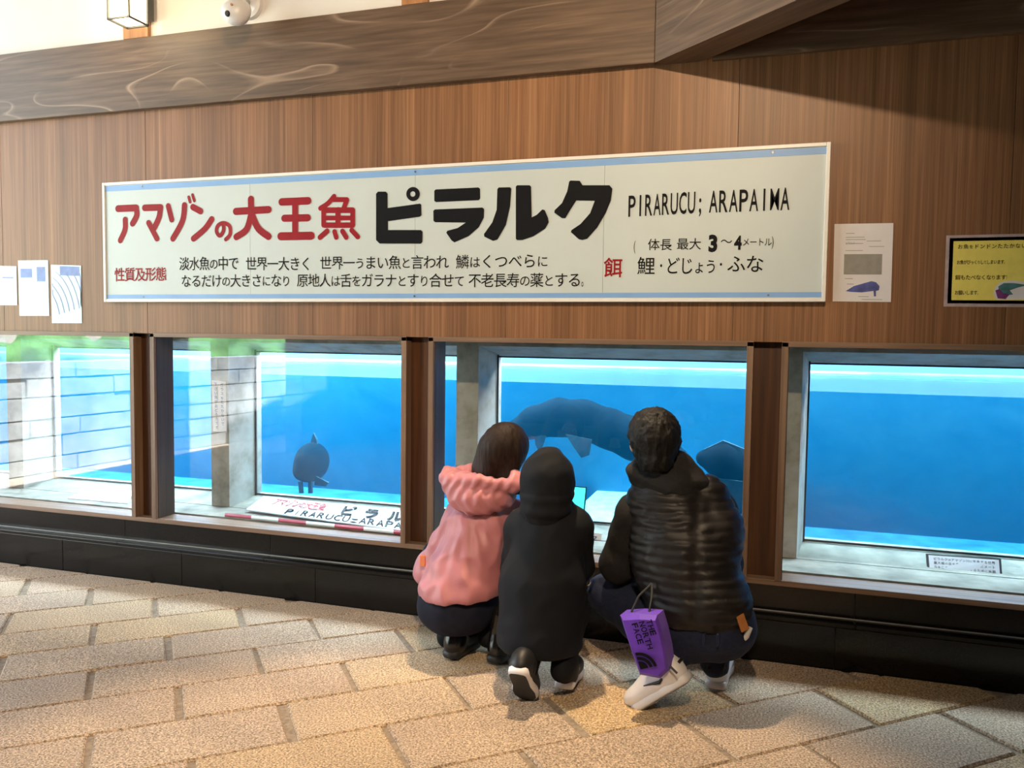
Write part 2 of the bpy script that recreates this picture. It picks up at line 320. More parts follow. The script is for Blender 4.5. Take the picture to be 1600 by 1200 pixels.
# signed-distance sculpting: soft unions of tapered limbs, meshed with surface nets
class SD:
    def __init__(s, lo, hi, step):
        s.lo = np.array(lo, float); s.step = step
        s.n = np.ceil((np.array(hi)-s.lo)/step).astype(int)+1
        s.D = np.full(s.n, .5, np.float32)
        s.ax = [s.lo[i]+step*np.arange(s.n[i]) for i in range(3)]
    def _win(s, mn, mx):
        a = np.clip(np.floor((mn-s.lo)/s.step).astype(int), 0, s.n); b = np.clip(np.ceil((mx-s.lo)/s.step).astype(int)+1, 0, s.n)
        sl = tuple(slice(a[i], b[i]) for i in range(3))
        X = s.ax[0][sl[0]][:, None, None]; Y = s.ax[1][sl[1]][None, :, None]; Z = s.ax[2][sl[2]][None, None, :]
        return sl, X, Y, Z
    def _merge(s, sl, d, k, op):
        a = s.D[sl]
        if a.size == 0: return
        d = d.astype(np.float32)
        if op == 'sub':
            s.D[sl] = np.maximum(a, -d); return
        h = np.clip(.5+.5*(a-d)/k, 0, 1); s.D[sl] = a*(1-h)+d*h-k*h*(1-h)
    def cone(s, a, b, ra, rb=None, k=.03, sy=1.0, op='add'):
        a = np.array(a, float); b = np.array(b, float); rb = ra if rb is None else rb
        m = max(ra, rb)+k+.03
        sl, X, Y, Z = s._win(np.minimum(a, b)-m, np.maximum(a, b)+m)
        ab = b-a; ab[1] *= sy
        px, py, pz = X-a[0], (Y-a[1])*sy, Z-a[2]
        t = np.clip((px*ab[0]+py*ab[1]+pz*ab[2])/(ab@ab+1e-9), 0, 1)
        d = np.sqrt((px-t*ab[0])**2+(py-t*ab[1])**2+(pz-t*ab[2])**2)-(ra+(rb-ra)*t)
        s._merge(sl, d, k, op); return s
    def ell(s, c, r, k=.03, rot=None, op='add'):
        c = np.array(c, float); r = np.array(r, float); m = r.max()+k+.03
        sl, X, Y, Z = s._win(c-m, c+m); px, py, pz = X-c[0], Y-c[1], Z-c[2]
        if rot is not None:
            R = np.array(rot)      # rows = local axes
            q = [R[i][0]*px+R[i][1]*py+R[i][2]*pz for i in range(3)]
        else: q = [px+0*py+0*pz, py+0*px+0*pz, pz+0*px+0*py]
        k0 = np.sqrt(sum((q[i]/r[i])**2 for i in range(3))); k1 = np.sqrt(sum((q[i]/r[i]**2)**2 for i in range(3)))+1e-6
        s._merge(sl, k0*(k0-1)/k1, k, op); return s
    def keep(s, n, d):       # keep only the side where n.p > d
        X = s.ax[0][:, None, None]; Y = s.ax[1][None, :, None]; Z = s.ax[2][None, None, :]
        s.D = np.maximum(s.D, (d-(n[0]*X+n[1]*Y+n[2]*Z)).astype(np.float32)); return s
    def mesh(s, name):
        D = s.D.copy()
        for i in range(3):
            for e in (0, -1):
                ix = [slice(None)]*3; ix[i] = e; D[tuple(ix)] = .1
        ins = D < 0; nx, ny, nz = D.shape
        acc = np.zeros((nx-1, ny-1, nz-1, 3)); cnt = np.zeros((nx-1, ny-1, nz-1))
        for ax in range(3):
            o1, o2 = [i for i in range(3) if i != ax]
            for da in (0, 1):
                for db in (0, 1):
                    a = [None]*3; b = [None]*3
                    def sl(ax_off):
                        q = [None]*3
                        q[ax] = slice(ax_off, D.shape[ax]-1+ax_off); q[o1] = slice(da, D.shape[o1]-1+da); q[o2] = slice(db, D.shape[o2]-1+db)
                        return tuple(q)
                    va, vb = D[sl(0)], D[sl(1)]; cr = (va < 0) != (vb < 0)
                    t = np.where(cr, va/(va-vb+1e-12), 0)
                    cnt += cr; acc[..., ax] += np.where(cr, t, 0); acc[..., o1] += da*cr; acc[..., o2] += db*cr
        act = cnt > 0; idx = -np.ones(act.shape, int); ii = np.argwhere(act); idx[act] = np.arange(len(ii))
        V = (ii+acc[act]/cnt[act][:, None])*s.step+s.lo
        Fs = []
        for ax in range(3):
            o1, o2 = (ax+1) % 3, (ax+2) % 3
            q0 = [slice(None)]*3; q1 = [slice(None)]*3; q0[ax] = slice(0, -1); q1[ax] = slice(1, None)
            cr = ins[tuple(q0)] != ins[tuple(q1)]; e = np.argwhere(cr)
            e = e[(e[:, o1] > 0) & (e[:, o2] > 0) & (e[:, o1] < D.shape[o1]-1) & (e[:, o2] < D.shape[o2]-1)]
            if not len(e): continue
            def g(d1, d2):
                c = e.copy(); c[:, o1] += d1; c[:, o2] += d2; return idx[c[:, 0], c[:, 1], c[:, 2]]
            q = np.stack([g(-1, -1), g(0, -1), g(0, 0), g(-1, 0)], 1)
            fl = ~ins[e[:, 0], e[:, 1], e[:, 2]]; q[fl] = q[fl][:, ::-1]; Fs.append(q)
        Fq = np.concatenate(Fs); me = bpy.data.meshes.new(name)
        me.vertices.add(len(V)); me.vertices.foreach_set('co', V.astype(np.float32).ravel())
        me.loops.add(Fq.size); me.loops.foreach_set('vertex_index', Fq.astype(np.int32).ravel())
        me.polygons.add(len(Fq)); me.polygons.foreach_set('loop_start', np.arange(0, Fq.size, 4, dtype=np.int32))
        me.update(calc_edges=True); me.validate(); return me
def smooth_me(me, it=2, f=.5):
    bm = bmesh.new(); bm.from_mesh(me)
    for _ in range(it): bmesh.ops.smooth_vert(bm, verts=bm.verts[:], factor=f, use_axis_x=True, use_axis_y=True, use_axis_z=True)
    bm.to_mesh(me); bm.free()
def displace(me, fn):
    me.update(); co = [v.co.copy() for v in me.vertices]; no = [v.normal.copy() for v in me.vertices]
    for v, c, n in zip(me.vertices, co, no): v.co = c+n*fn(c, n)
    me.update()

def glyph(ch, bold=0.0, _c={}):
    key = (ch, bold)
    if key not in _c:
        cu = bpy.data.curves.new('glyph', 'FONT'); cu.body = ch; cu.size = 1; cu.offset = bold; cu.resolution_u = 3
        o = bpy.data.objects.new('glyph', cu); COL.objects.link(o)
        me = bpy.data.meshes.new_from_object(o.evaluated_get(bpy.context.evaluated_depsgraph_get()))
        vs = [tuple(v.co) for v in me.vertices]; fs = [tuple(p.vertices) for p in me.polygons]
        bpy.data.objects.remove(o); bpy.data.curves.remove(cu); bpy.data.meshes.remove(me)
        _c[key] = (vs, fs)
    return _c[key]
def put_text(mb, text, at, w, h, bold=0.0, fit=False):
    """lay text along a strip: at(u, v) maps metres (right, up) from the strip's left bottom to a point; w, h metres"""
    small = 'のはをとにてりうょ'
    adv = []
    for ch in text:
        adv.append(.45 if ch in ' ・.、。!！1ilI' and ord(ch) > 127 else (.4 if ch == ' ' else (.82 if ch in small else 1.0)))
    tot = sum(adv); u = 0
    for ch, a in zip(text, adv):
        cw = w*a/tot
        if ch != ' ':
            vs, fs = glyph(ch, .002 if (ch in 'M鱗' and bold < .03) else bold)
            if vs:
                if fit:
                    x0 = min(v[0] for v in vs); x1 = max(v[0] for v in vs); sx = cw*.86/(x1-x0+1e-6)
                    if ch in 'I;': sx = min(sx, h/.7*.50)
                    ox = u+cw/2-sx*(x0+x1)/2; sy = h/.7
                    pts = [at(ox+v[0]*sx, v[1]*sy) for v in vs]
                else:
                    k = .82 if ch in small else 1.0; sc = h*k/.93; sx = min(sc, cw/.98*1.05)
                    ox = u+cw/2-sx*.5
                    pts = [at(ox+v[0]*sx, (v[1]+.083)*sc+(h-h*k)*.25) for v in vs]
                mb.add(pts, fs)
        u += cw
def text_px(mb, text, x0, x1, yc, hpx, Y, bold=0.0, fit=False, yc1=None):
    """text painted on a wall-parallel plane Y, between photograph columns x0..x1"""
    a = onY(x0, yc, Y); b = onY(x1, yc if yc1 is None else yc1, Y)
    h = hpx*mpp((a+b)/2); W = b[0]-a[0]
    put_text(mb, text, lambda u, v: (a[0]+u, Y, a[2]+(b[2]-a[2])*u/W-h/2+v), W, h, bold, fit)

# ================================================================== SETTING
# ---- paved floor: pavers laid at 41.5 degrees to the wall, in brick bond
TH = math.radians(41.5); PU = np.array([math.cos(TH), math.sin(TH)]); PV = np.array([-math.sin(TH), math.cos(TH)])
FRONT = -.05
rows = [-.92-.30*k for k in range(14, 0, -1)]+[-.92, -.617, -.312, .01, .30, .585, .86, 1.14, 1.41, 1.70, 1.98, 2.27]+[2.27+.283*k for k in range(1, 30)]
offs = {-.92: .20, -.617: .53, -.312: .18, .01: .49, .30: .16, .585: .46, .86: .13, 1.14: .44, 1.41: .08, 1.70: .39, 1.98: .08, 2.27: .38}
def clip_poly(P, a, b, c):          # keep a*x+b*y<=c
    out = []
    for i in range(len(P)):
        p, q = P[i], P[(i+1) % len(P)]; dp, dq = a*p[0]+b*p[1]-c, a*q[0]+b*q[1]-c
        if dp <= 0: out.append(p)
        if (dp < 0) != (dq < 0) and abs(dp-dq) > 1e-9:
            t = dp/(dp-dq); out.append((p[0]+t*(q[0]-p[0]), p[1]+t*(q[1]-p[1])))
    return out
def inset(P, d):
    n = len(P); L = []
    for i in range(n):
        p = np.array(P[i]); q = np.array(P[(i+1) % n]); e = q-p; l = np.linalg.norm(e)
        if l < 1e-4: continue
        nrm = np.array([-e[1], e[0]])/l; L.append((p+nrm*d, e/l))
    out = []
    for i in range(len(L)):
        p1, d1 = L[i-1]; p2, d2 = L[i]; cr = d1[0]*d2[1]-d1[1]*d2[0]
        if abs(cr) < 1e-3: out.append(tuple(p2)); continue
        t = ((p2[0]-p1[0])*d2[1]-(p2[1]-p1[1])*d2[0])/cr; out.append(tuple(p1+d1*t))
    return out
bed = MB().box(-30, 9, -26, .02, -.3, -.010)
floor = bed.obj('floor', 'joint_mortar'); tag(floor, kind='structure')
far_mb = MB(); pav = []
for ri in range(len(rows)-1):
    v0, v1 = rows[ri]+.0025, rows[ri+1]-.0025; off = offs.get(rows[ri], (.3 if ri % 2 else 0)+.02*math.sin(ri))
    for k in range(-70, 30):
        u0 = off+.6*k; g = random.uniform(.006, .017); g2 = random.uniform(.006, .017)
        c = PU*(u0+.3)+PV*((v0+v1)/2)
        if c[1] > .35 or c[1] < -25 or c[0] < -29 or c[0] > 8.5: continue
        j = lambda: random.uniform(-.004, .004)
        P = [tuple(PU*(u0+g+j())+PV*(v0+j()*.5)), tuple(PU*(u0+.6-g2+j())+PV*(v0+j()*.5)), tuple(PU*(u0+.6-g2+j())+PV*(v1+j()*.5)), tuple(PU*(u0+g+j())+PV*(v1+j()*.5))]
        P = clip_poly(P, 0, 1, FRONT-.001)
        if len(P) < 3: continue
        area = abs(sum(P[i][0]*P[(i+1) % len(P)][1]-P[(i+1) % len(P)][0]*P[i][1] for i in range(len(P))))/2
        if area < .003: continue
        near = -4.9 < c[0] < 2.2 and c[1] > -2.35 and (c[1]+2.5)*2.3 > -c[0]-3.2
        zt = random.uniform(-.0015, .0015); n = len(P); I = inset(P, .006)
        if len(I) != n: I = [tuple(np.array(p)*.98+np.array(c)*.02) for p in P]
        tl = random.uniform(-.002, .002)
        vs = [(p[0], p[1], -.03) for p in P]+[(p[0], p[1], -.007+zt) for p in P]+[(p[0], p[1], zt+tl*math.copysign(1, (np.array(p)-c) @ PU)*.5) for p in I]
        fs = [tuple(2*n+i for i in range(n))]
        for a in (0, n):
            fs += [(a+i, a+(i+1) % n, a+n+(i+1) % n, a+n+i) for i in range(n)]
        if near: pav.append((vs, fs, c))
        elif c[1] > -9 or c[0] < -3: far_mb.add(vs, fs)
for vs, fs, c in pav:
    cc = Vector((c[0], c[1], 0)); me = bpy.data.meshes.new('paver'); me.from_pydata([tuple(Vector(v)-cc) for v in vs], [], fs); me.update()
    me.materials.append(MATS['paver_stone']); o = bpy.data.objects.new('paver', me); COL.objects.link(o); o.location = cc; o.parent = floor
o = far_mb.obj('paver_field', 'paver_stone', floor); tag(o, kind='stuff')

# ---- black granite plinth
plinth = MB().box(-9, 8, -.028, .30, -.02, .183).box(-9, 8, .022, .30, .18, .30).obj('baseboard_back', 'gasket_black'); tag(plinth, kind='structure')
LX = [-2.883+.78*k for k in range(-7, 14)]; UX = [-3.29+.9*k for k in range(-6, 12)]
for x in LX: MB().bev(x+.0012, x+.7788, FRONT, -.029, -.008, .168, .0025).obj('granite_slab', 'black_granite', plinth)
for x in UX:
    MB().bev(x+.0012, x+.8988, .004, .021, .190, .2975, .002).obj('granite_slab', 'black_granite', plinth)
    MB().bev(x+.0012, x+.8988, FRONT-.004, .006, .168, .188, .004).obj('granite_ledge', 'black_granite', plinth)
MB().box(-9, 8, -.001, .004, .1885, .1925).obj('joint_glint', 'glint_print_grey', plinth)  # ledge joint, its pale grey standing in for the reflected outdoor light

# ---- wood panelled wall above the windows
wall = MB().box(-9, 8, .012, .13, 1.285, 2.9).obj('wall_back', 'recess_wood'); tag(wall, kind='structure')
for k in range(-5, 6):
    x = -3.121+.977*k
    MB().bev(x+.0008, x+.9762, 0, .012, 1.287, 2.55, .001).obj('wood_panel', 'wood_panel', wall)
# recessed strips between the windows and the sill board
WIN = [(-4.63, -3.205), (-3.100, -1.645), (-1.535, -.105), (.003, 1.45)]
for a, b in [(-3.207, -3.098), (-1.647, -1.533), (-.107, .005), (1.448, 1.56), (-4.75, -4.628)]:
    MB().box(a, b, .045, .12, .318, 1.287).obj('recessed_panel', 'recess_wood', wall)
MB().bev(-9, 8, -.006, .125, .297, .320, .002).obj('sill_board', 'frame_wood_h', wall)
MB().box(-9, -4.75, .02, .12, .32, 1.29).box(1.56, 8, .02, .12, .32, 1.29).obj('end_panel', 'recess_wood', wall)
# ---- four display windows
for i, (a, b) in enumerate(WIN):
    w = root('window_%d' % (i+1), ((a+b)/2, 0, .32), kind='structure')
    t = .026
    MB().bev(a, a+t, -.012, .125, .318, 1.287, .0015).obj('jamb', ['frame_wood', 'jamb_wood'], w)
    MB().bev(b-t, b, -.012, .125, .318, 1.287, .0015).obj('jamb', 'frame_wood', w)
    MB().bev(a, b, -.012, .125, 1.268, 1.290, .0015).obj('head_board', 'frame_wood_h', w)
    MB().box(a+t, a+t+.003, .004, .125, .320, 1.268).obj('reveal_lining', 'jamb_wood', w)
    MB().box(a+t, b-t, .118, .124, .320, 1.268).obj('glass_pane', 'window_glass', w)

# ---- concrete tank wall behind the glass: posts, lintel, splayed sill, acrylic panes
YF, YB = .34, .54
tank = MB().box(-9, 8, .125, YF, .20, .328).box(-9, 8, YF, YB+.05, .20, .33).obj('wall_tank', 'sill_concrete'); tag(tank, kind='structure')
MB().hexa([(-9, YF+.02, .327), (8, YF+.02, .327), (8, YB+.05, .327), (-9, YB+.05, .327), (-9, YF+.021, .329), (8, YF+.021, .329), (8, YB+.05, .372), (-9, YB+.05, .372)]).obj('splayed_sill', 'sill_concrete', tank)
MB().hexa([(-9, YF, 1.246), (8, YF, 1.246), (8, YB+.05, 1.192), (-9, YB+.05, 1.192), (-9, YF, 1.75), (8, YF, 1.75), (8, YB+.05, 1.75), (-9, YB+.05, 1.75)]).obj('lintel', 'concrete', tank)
PXS = [.093+1.489*k for k in range(-4, 3)]
for k, x in enumerate(PXS):
    x = {2: -2.885, 3: -1.419}.get(k, x)
    l = x-.117
    MB().hexa([(l, YF, .326), (x, YF, .326), (x+.035, YB+.05, .326), (l-.035, YB+.05, .326), (l, YF, 1.25), (x, YF, 1.25), (x+.035, YB+.05, 1.25), (l-.035, YB+.05, 1.25)]).obj('concrete_post', 'concrete', tank)
    x2 = {1: -2.885, 2: -1.419}.get(k, PXS[k+1] if k+1 < len(PXS) else x+1.489)
    a, b = x+.03, x2-.117-.03
    MB().box(a, b, YB, YB+.03, .36, 1.20).obj('acrylic_pane', 'acrylic', tank)
    g = MB()
    g.box(a, a+.008, YB-.006, YB, .36, 1.20).box(b-.008, b, YB-.006, YB, .36, 1.20).box(a, b, YB-.006, YB, .365, .375).box(a, b, YB-.006, YB, 1.186, 1.194)
    g.obj('sealant_bead', 'gasket_black', tank)
# ---- tank basin (painted blue, open above the water) and the water
T0, T1, TB, ZF, ZW = -8.6, 5.4, 3.0, -.10, 1.058
basin = root('wall_basin', (-1.6, 2.2, ZF), kind='structure')
MB().box(T0, T1, YB+.05, TB, ZF-.1, ZF).obj('basin_floor', 'tank_floor_paint', basin)
MB().box(T0, T1, TB, TB+.1, ZF-.1, 1.07).obj('basin_back', 'tank_paint', basin)
MB().box(T0, T1, TB, TB+.1, 1.07, 2.5).obj('basin_back_upper', 'tank_paint_pale', basin)
MB().box(T0-.1, T0, YB+.05, TB+.1, ZF-.1, 2.5).obj('basin_end', 'tank_paint', basin)
MB().box(T1, T1+.1, YB+.05, TB+.1, ZF-.1, 2.5).obj('basin_end', 'tank_paint', basin)
MB().box(T0, T1, YB+.03, YB+.06, ZF-.1, .33).obj('basin_front', 'tank_paint', basin)
MB().box(T0-.1, T1+.1, YB+.03, TB+.1, 2.5, 2.6).obj('basin_cover', 'plaster', basin)
MB().box(T0-.1, T1+.1, YB+.0, YB+.05, 1.75, 2.6).obj('basin_front_upper', 'plaster', basin)
MB().box(T0-.1, T1+.1, .12, YB+.03, 2.0, 2.06).obj('service_gap_cover', 'plaster', basin)
wat = MB().box(T0+.002, T1-.002, YB+.062, TB-.002, ZF+.002, ZW).obj('tank_water', 'water_body'); tag(wat, 'clear blue water filling the tank behind the windows', 'water', kind='stuff')
MB().add([(T0+.003, YB+.063, ZW+.001), (T1-.003, YB+.063, ZW+.001), (T1-.003, TB-.003, ZW+.001), (T0+.003, TB-.003, ZW+.001)], [(0, 1, 2, 3)]).obj('water_surface', 'water_top', wat)

# ---- upper wall, beams, room shell
up = MB().box(-9, 8, -.010, .14, 2.771, 3.42).obj('wall_upper', 'plaster'); tag(up, kind='structure')
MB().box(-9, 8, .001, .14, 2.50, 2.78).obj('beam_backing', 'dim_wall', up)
wl = MB().box(-5.1, -4.9, -8.2, -4.0, -.02, 3.42).obj('wall_left_blocker', 'dim_wall'); tag(wl, kind='structure')  # unseen wall piece, added to block daylight mirrored in the second window
ceil_ = MB().box(-4.9, 8.2, -8, .14, 3.42, 3.55).obj('ceiling', 'dark_ceiling'); tag(ceil_, kind='structure')
wr = MB().box(8, 8.2, -8, .14, -.02, 3.42).obj('wall_right', 'dim_wall'); tag(wr, kind='structure')
wf = MB().box(-4.9, 8.2, -8.2, -8, -.02, 3.42).obj('wall_front', 'dim_wall'); tag(wf, kind='structure')
mb = MB().bev(-9, -.527, -.037, -.001, 2.420, 2.773, .003)
o = mb.obj('timber_beam', 'beam_wood', base=(-4.7, -.02, 2.42)); tag(o, 'wide dark brown timber beam with pale swirling grain above the wood panels', 'beam')
mb = MB().bev(-.30, 8, -.030, -.001, 2.415, 2.773, .003)
o = mb.obj('timber_beam', 'beam_wood', base=(3.8, -.02, 2.415)); tag(o, 'shadowed dark timber beam at top right, behind the projecting one', 'beam')
d = np.array([.523, -.478]); d /= np.linalg.norm(d); nn = np.array([-d[1], d[0]])*-1
if nn[0] < 0: nn = -nn
nn = np.array([.675, .738]); s0 = np.array([-.525, -.040])
wdt = .150; Lb = 6
q = [s0, s0+d*Lb, s0+d*Lb+nn*wdt, s0+nn*wdt]
mb = MB().hexa([(p[0], p[1], 2.42) for p in q]+[(p[0], p[1], 2.785) for p in q])
# the end against the wall
o = mb.obj('timber_beam', 'beam_wood_diag', base=(-.525, -.040, 2.42)); tag(o, 'timber beam jutting out from the wall towards upper right, lit on its left face', 'beam')

def slab_post(x0, x1, lab):
    o = MB().bev(x0, x1, -.034, -.011, 2.774, 3.40, .003).obj('wooden_post', 'post_wood', base=((x0+x1)/2, -.02, 2.774)); tag(o, lab, 'post')
a = onY(192, 60, -.034)[0]; b = onY(231, 57, -.034)[0]; slab_post(a, b, 'orange brown wooden post on the plaster wall behind the lit lantern')
a = onY(627, 8, -.034)[0]; b = onY(668, 4, -.034)[0]; slab_post(a, b, 'pale wooden post end just showing above the beam at top centre')

# outdoors beyond the open left end (seen as reflections in the glass): low stone wall with shrubs and a pale building
Wa, Wb = np.array([-6.34, -1.69]), np.array([-6.15, -3.95])
wd_ = (Wb-Wa)/np.linalg.norm(Wb-Wa); wn_ = np.array([-wd_[1], wd_[0]])
if wn_[0] < 0: wn_ = -wn_                              # towards the hall
Wa = Wa-wd_*1.35; LW = 8.0
def wp(u, t, z): return (Wa[0]+wd_[0]*u+wn_[0]*t, Wa[1]+wd_[1]*u+wn_[1]*t, z)
def wbox(mb, u0, u1, t0, t1, z0, z1): return mb.hexa([wp(u0, t1, z0), wp(u1, t1, z0), wp(u1, t0, z0), wp(u0, t0, z0), wp(u0, t1, z1), wp(u1, t1, z1), wp(u1, t0, z1), wp(u0, t0, z1)])
sw = wbox(MB(), 0, LW, -.40, -.03, -.05, 1.0).obj('wall_garden', 'stone_mortar'); tag(sw, kind='structure')
z = .0
for c_ in range(6):
    hh = [.14, .19, .16, .20, .17, .15][c_]; u0 = -.2*(c_ % 2)
    while u0 < LW:
        l_ = random.uniform(.45, .95); wbox(MB(), max(u0, 0)+.008, min(u0+l_, LW)-.008, -.03, random.uniform(.0, .02), z+.008, z+hh-.006).obj('stone_block', 'wall_stone', sw); u0 += l_
    z += hh
rt = root('shrub_row', wp(LW/2, -.9, 0), 'row of green shrubs above the low stone garden wall outdoors', 'shrubs')
p0, p1 = np.array(wp(1.0, -1.15, 0)), np.array(wp(LW, -1.15, 0))
s = SD(np.minimum(p0, p1)-[1, 1, .1], np.maximum(p0, p1)+[1, 1, 1.9], .09)
for i in range(14): s.ell(p0+(p1-p0)*i/13+[0, 0, .8], (.45, .4, .5+.12*math.sin(i*2.6)), .15)
me = s.mesh('foliage'); displace(me, lambda c, n: .10*noise.noise(c*4.3)); link('foliage', me, 'hedge_leaf', rt, smooth=True)
wbox(MB(), -1.3, LW+8, -6.2, -6.0, 0, 4.2).obj('wall_far', 'far_wall').__setitem__('kind', 'structure')

# ================================================================== SIGNS, PAPERS AND FITTINGS
# ---- long white sign board
SY = -.032                                            # front of the board
TL, TR, BL, BR = onY(161, 287, SY), onY(1297, 223.5, SY), onY(164, 470.5, SY), onY(1288, 470, SY)
X0, X1, ZB, ZT = (TL[0]+BL[0])/2, (TR[0]+BR[0])/2, (BL[2]+BR[2])/2, (TL[2]+TR[2])/2
sg = root('sign_board', ((X0+X1)/2, -.002, ZB), 'long white sign board with big red and black lettering above the windows', 'sign')
seams = [X0]+[onY(p, 350, SY)[0] for p in (390, 648, 943)]+[X1]
for a, b in zip(seams[:-1], seams[1:]):
    MB().box(a+.0006, b-.0006, SY+.004, -.004, ZB+.002, ZT-.002).obj('board_panel', 'sign_white', sg)
fr = MB(); t = .011
fr.bev(X0-.004, X0+t, SY-.004, -.002, ZB-.004, ZT+.004, .002).bev(X1-t, X1+.004, SY-.004, -.002, ZB-.004, ZT+.004, .002)
fr.bev(X0+t, X1-t, SY-.003, -.002, ZB-.004, ZB+t, .002).bev(X0+t, X1-t, SY-.003, -.002, ZT-t, ZT+.004, .002)
fr.obj('frame', 'sign_frame', sg)
YS = SY+.0034
MB().box(X0+t, X1-t, YS-.0006, YS+.002, ZT-.040, ZT-.014).obj('blue_stripe', 'sign_blue', sg)
MB().box(X0+t, X1-t, YS-.0006, YS+.002, ZB+.014, ZB+.034).obj('blue_stripe', 'sign_blue', sg)
sc_ = MB()
for p in (222, 648, 1204):
    for z in (ZT-.024, ZB+.022):
        x = onY(p, 350, SY)[0]; MB().tube([(x, YS-.003, z), (x, YS+.001, z)], .0045, 8).obj('screw', 'screw_metal', sg)
YL = YS-.0012
red, blk = MB(), MB()
SK = [0]
def stroke(mb, pts, r, org, s, n=7):
    """round-ended brush stroke through crop pixels"""
    P = [onY(org[0]+x/s, org[1]+y/s, YL) for x, y in pts]; rr = r*mpp(P[0])
    if len(P) > 2:                                    # smooth with a Catmull-Rom curve where it bends gently
        Q = []
        for i in range(len(P)-1):
            p0 = P[max(i-1, 0)]; p1 = P[i]; p2 = P[i+1]; p3 = P[min(i+2, len(P)-1)]
            a1 = (p2-p1); sharp = [False, False]
            for t_ in np.linspace(0, 1, 6)[:-1]:
                Q.append(.5*((2*p1)+(-p0+p2)*t_+(2*p0-5*p1+4*p2-p3)*t_**2+(-p0+3*p1-3*p2+p3)*t_**3))
        Q.append(P[-1]); P = Q
    out = []
    for a, b in zip(P[:-1], P[1:]):
        d_ = np.array([b[0]-a[0], b[2]-a[2]]); l = np.linalg.norm(d_)
        if l < 1e-6: continue
        d_ /= l; nn_ = np.array([-d_[1], d_[0]]); ang = math.atan2(d_[1], d_[0])
        SK[0] += 1; yo = YL-3e-6*SK[0]
        poly = [(b[0]+rr*math.cos(ang-PI/2+PI*k/n), yo, b[2]+rr*math.sin(ang-PI/2+PI*k/n)) for k in range(n+1)]
        poly += [(a[0]+rr*math.cos(ang+PI/2+PI*k/n), yo, a[2]+rr*math.sin(ang+PI/2+PI*k/n)) for k in range(n+1)]
        mb.add(poly, [tuple(range(len(poly)))])
def poly(mb, pts, org, s):
    P = [onY(org[0]+x/s, org[1]+y/s, YL) for x, y in pts]
    mb.add(P, [tuple(range(len(P)))])
o1 = ((170, 280), 8.0); o2 = ((350, 280), 7.27); o3 = ((570, 270), 8.0); o4 = ((760, 270), 7.62)
_c1, _c2 = [], []
for pts, r in [([(115, 368), (340, 358)], 5.4), ([(340, 360), (348, 450), (295, 555)], 4.9), ([(203, 505), (200, 630), (142, 765)], 4.6),
               ([(448, 358), (645, 352)], 5.2), ([(645, 355), (625, 480), (560, 620)], 4.9), ([(497, 545), (600, 742)], 4.6),
               ([(742, 335), (785, 505)], 4.6), ([(945, 325), (920, 520), (800, 742)], 4.9), ([(998, 222), (1015, 285)], 2.4), ([(1045, 195), (1068, 270)], 2.4),
               ([(1050, 348), (1145, 400)], 5.0), ([(1285, 500), (1200, 620), (1058, 742)], 4.9),
               ([(1435, 560), (1430, 650), (1385, 705), (1345, 650), (1368, 575), (1440, 548), (1510, 590), (1515, 690), (1462, 752)], 3.2)]:
    _c1.append((pts, r))
for pts, r in [([(135, 366), (505, 345)], 5.6), ([(305, 228), (308, 400)], 5.6), ([(308, 400), (255, 570), (140, 655)], 5.4), ([(318, 410), (390, 560), (505, 650)], 5.6),
               ([(655, 258), (955, 245)], 5.8), ([(685, 444), (950, 438)], 5.6), ([(645, 648), (990, 642)], 6.2), ([(808, 260), (808, 640)], 5.4),
               ([(1250, 195), (1180, 275), (1095, 330)], 4.0), ([(1240, 232), (1395, 232)], 3.8), ([(1395, 235), (1360, 330)], 4.2),
               ([(1135, 352), (1460, 352)], 4.4), ([(1135, 440), (1460, 440)], 3.6), ([(1140, 522), (1460, 522)], 4.2), ([(1132, 352), (1132, 520)], 4.2), ([(1462, 352), (1462, 520)], 4.2), ([(1295, 350), (1295, 520)], 4.6),
               ([(1170, 590), (1090, 660)], 4.2), ([(1255, 595), (1275, 660)], 4.0), ([(1345, 590), (1388, 660)], 4.0), ([(1450, 580), (1520, 655)], 4.0)]:
    _c2.append((pts, r))
for src, cuts, oo in ((_c1, (3, 6, 10, 12, 13), o1), (_c2, (4, 8, 21), o2)):
    a_ = 0
    for b_ in cuts:
        mb = MB()
        for pts, r in src[a_:b_]: stroke(mb, pts, r, *oo)
        mb.obj('painted_character', 'paint_red', sg); a_ = b_
def pchar(polys, oo):
    mb = MB()
    for p_ in polys: poly(mb, p_, *oo)
    return mb
ch1 = pchar([[(140, 262), (165, 235), (262, 235), (285, 262), (285, 440), (690, 385), (705, 400), (708, 530), (690, 548), (290, 605), (290, 715), (700, 715), (722, 735), (720, 865), (700, 885), (185, 885), (140, 840)]], o3)
ring = [(603+85*math.cos(a), 265+88*math.sin(a)) for a in np.linspace(0, 2*PI, 25)[:-1]]
ring2 = [(600+32*math.cos(a), 265+34*math.sin(a)) for a in np.linspace(0, 2*PI, 25)[:-1]]
P = [onY(570+x/8, 270+y/8, YL) for x, y in ring+ring2]
ch1.add(P, [(i, (i+1) % 24, 24+(i+1) % 24, 24+i) for i in range(24)])
ch1.obj('painted_character', 'paint_black', sg)
pchar([[(868, 225), (885, 208), (1420, 183), (1440, 200), (1442, 320), (1425, 342), (890, 366), (868, 350)],
[(856, 475), (875, 458), (1470, 434), (1492, 455), (1488, 560), (1425, 680), (1300, 790), (1120, 870), (1085, 845), (1018, 750), (1030, 725), (1160, 690), (1262, 622), (880, 618), (858, 600)]], o3).obj('painted_character', 'paint_black', sg)
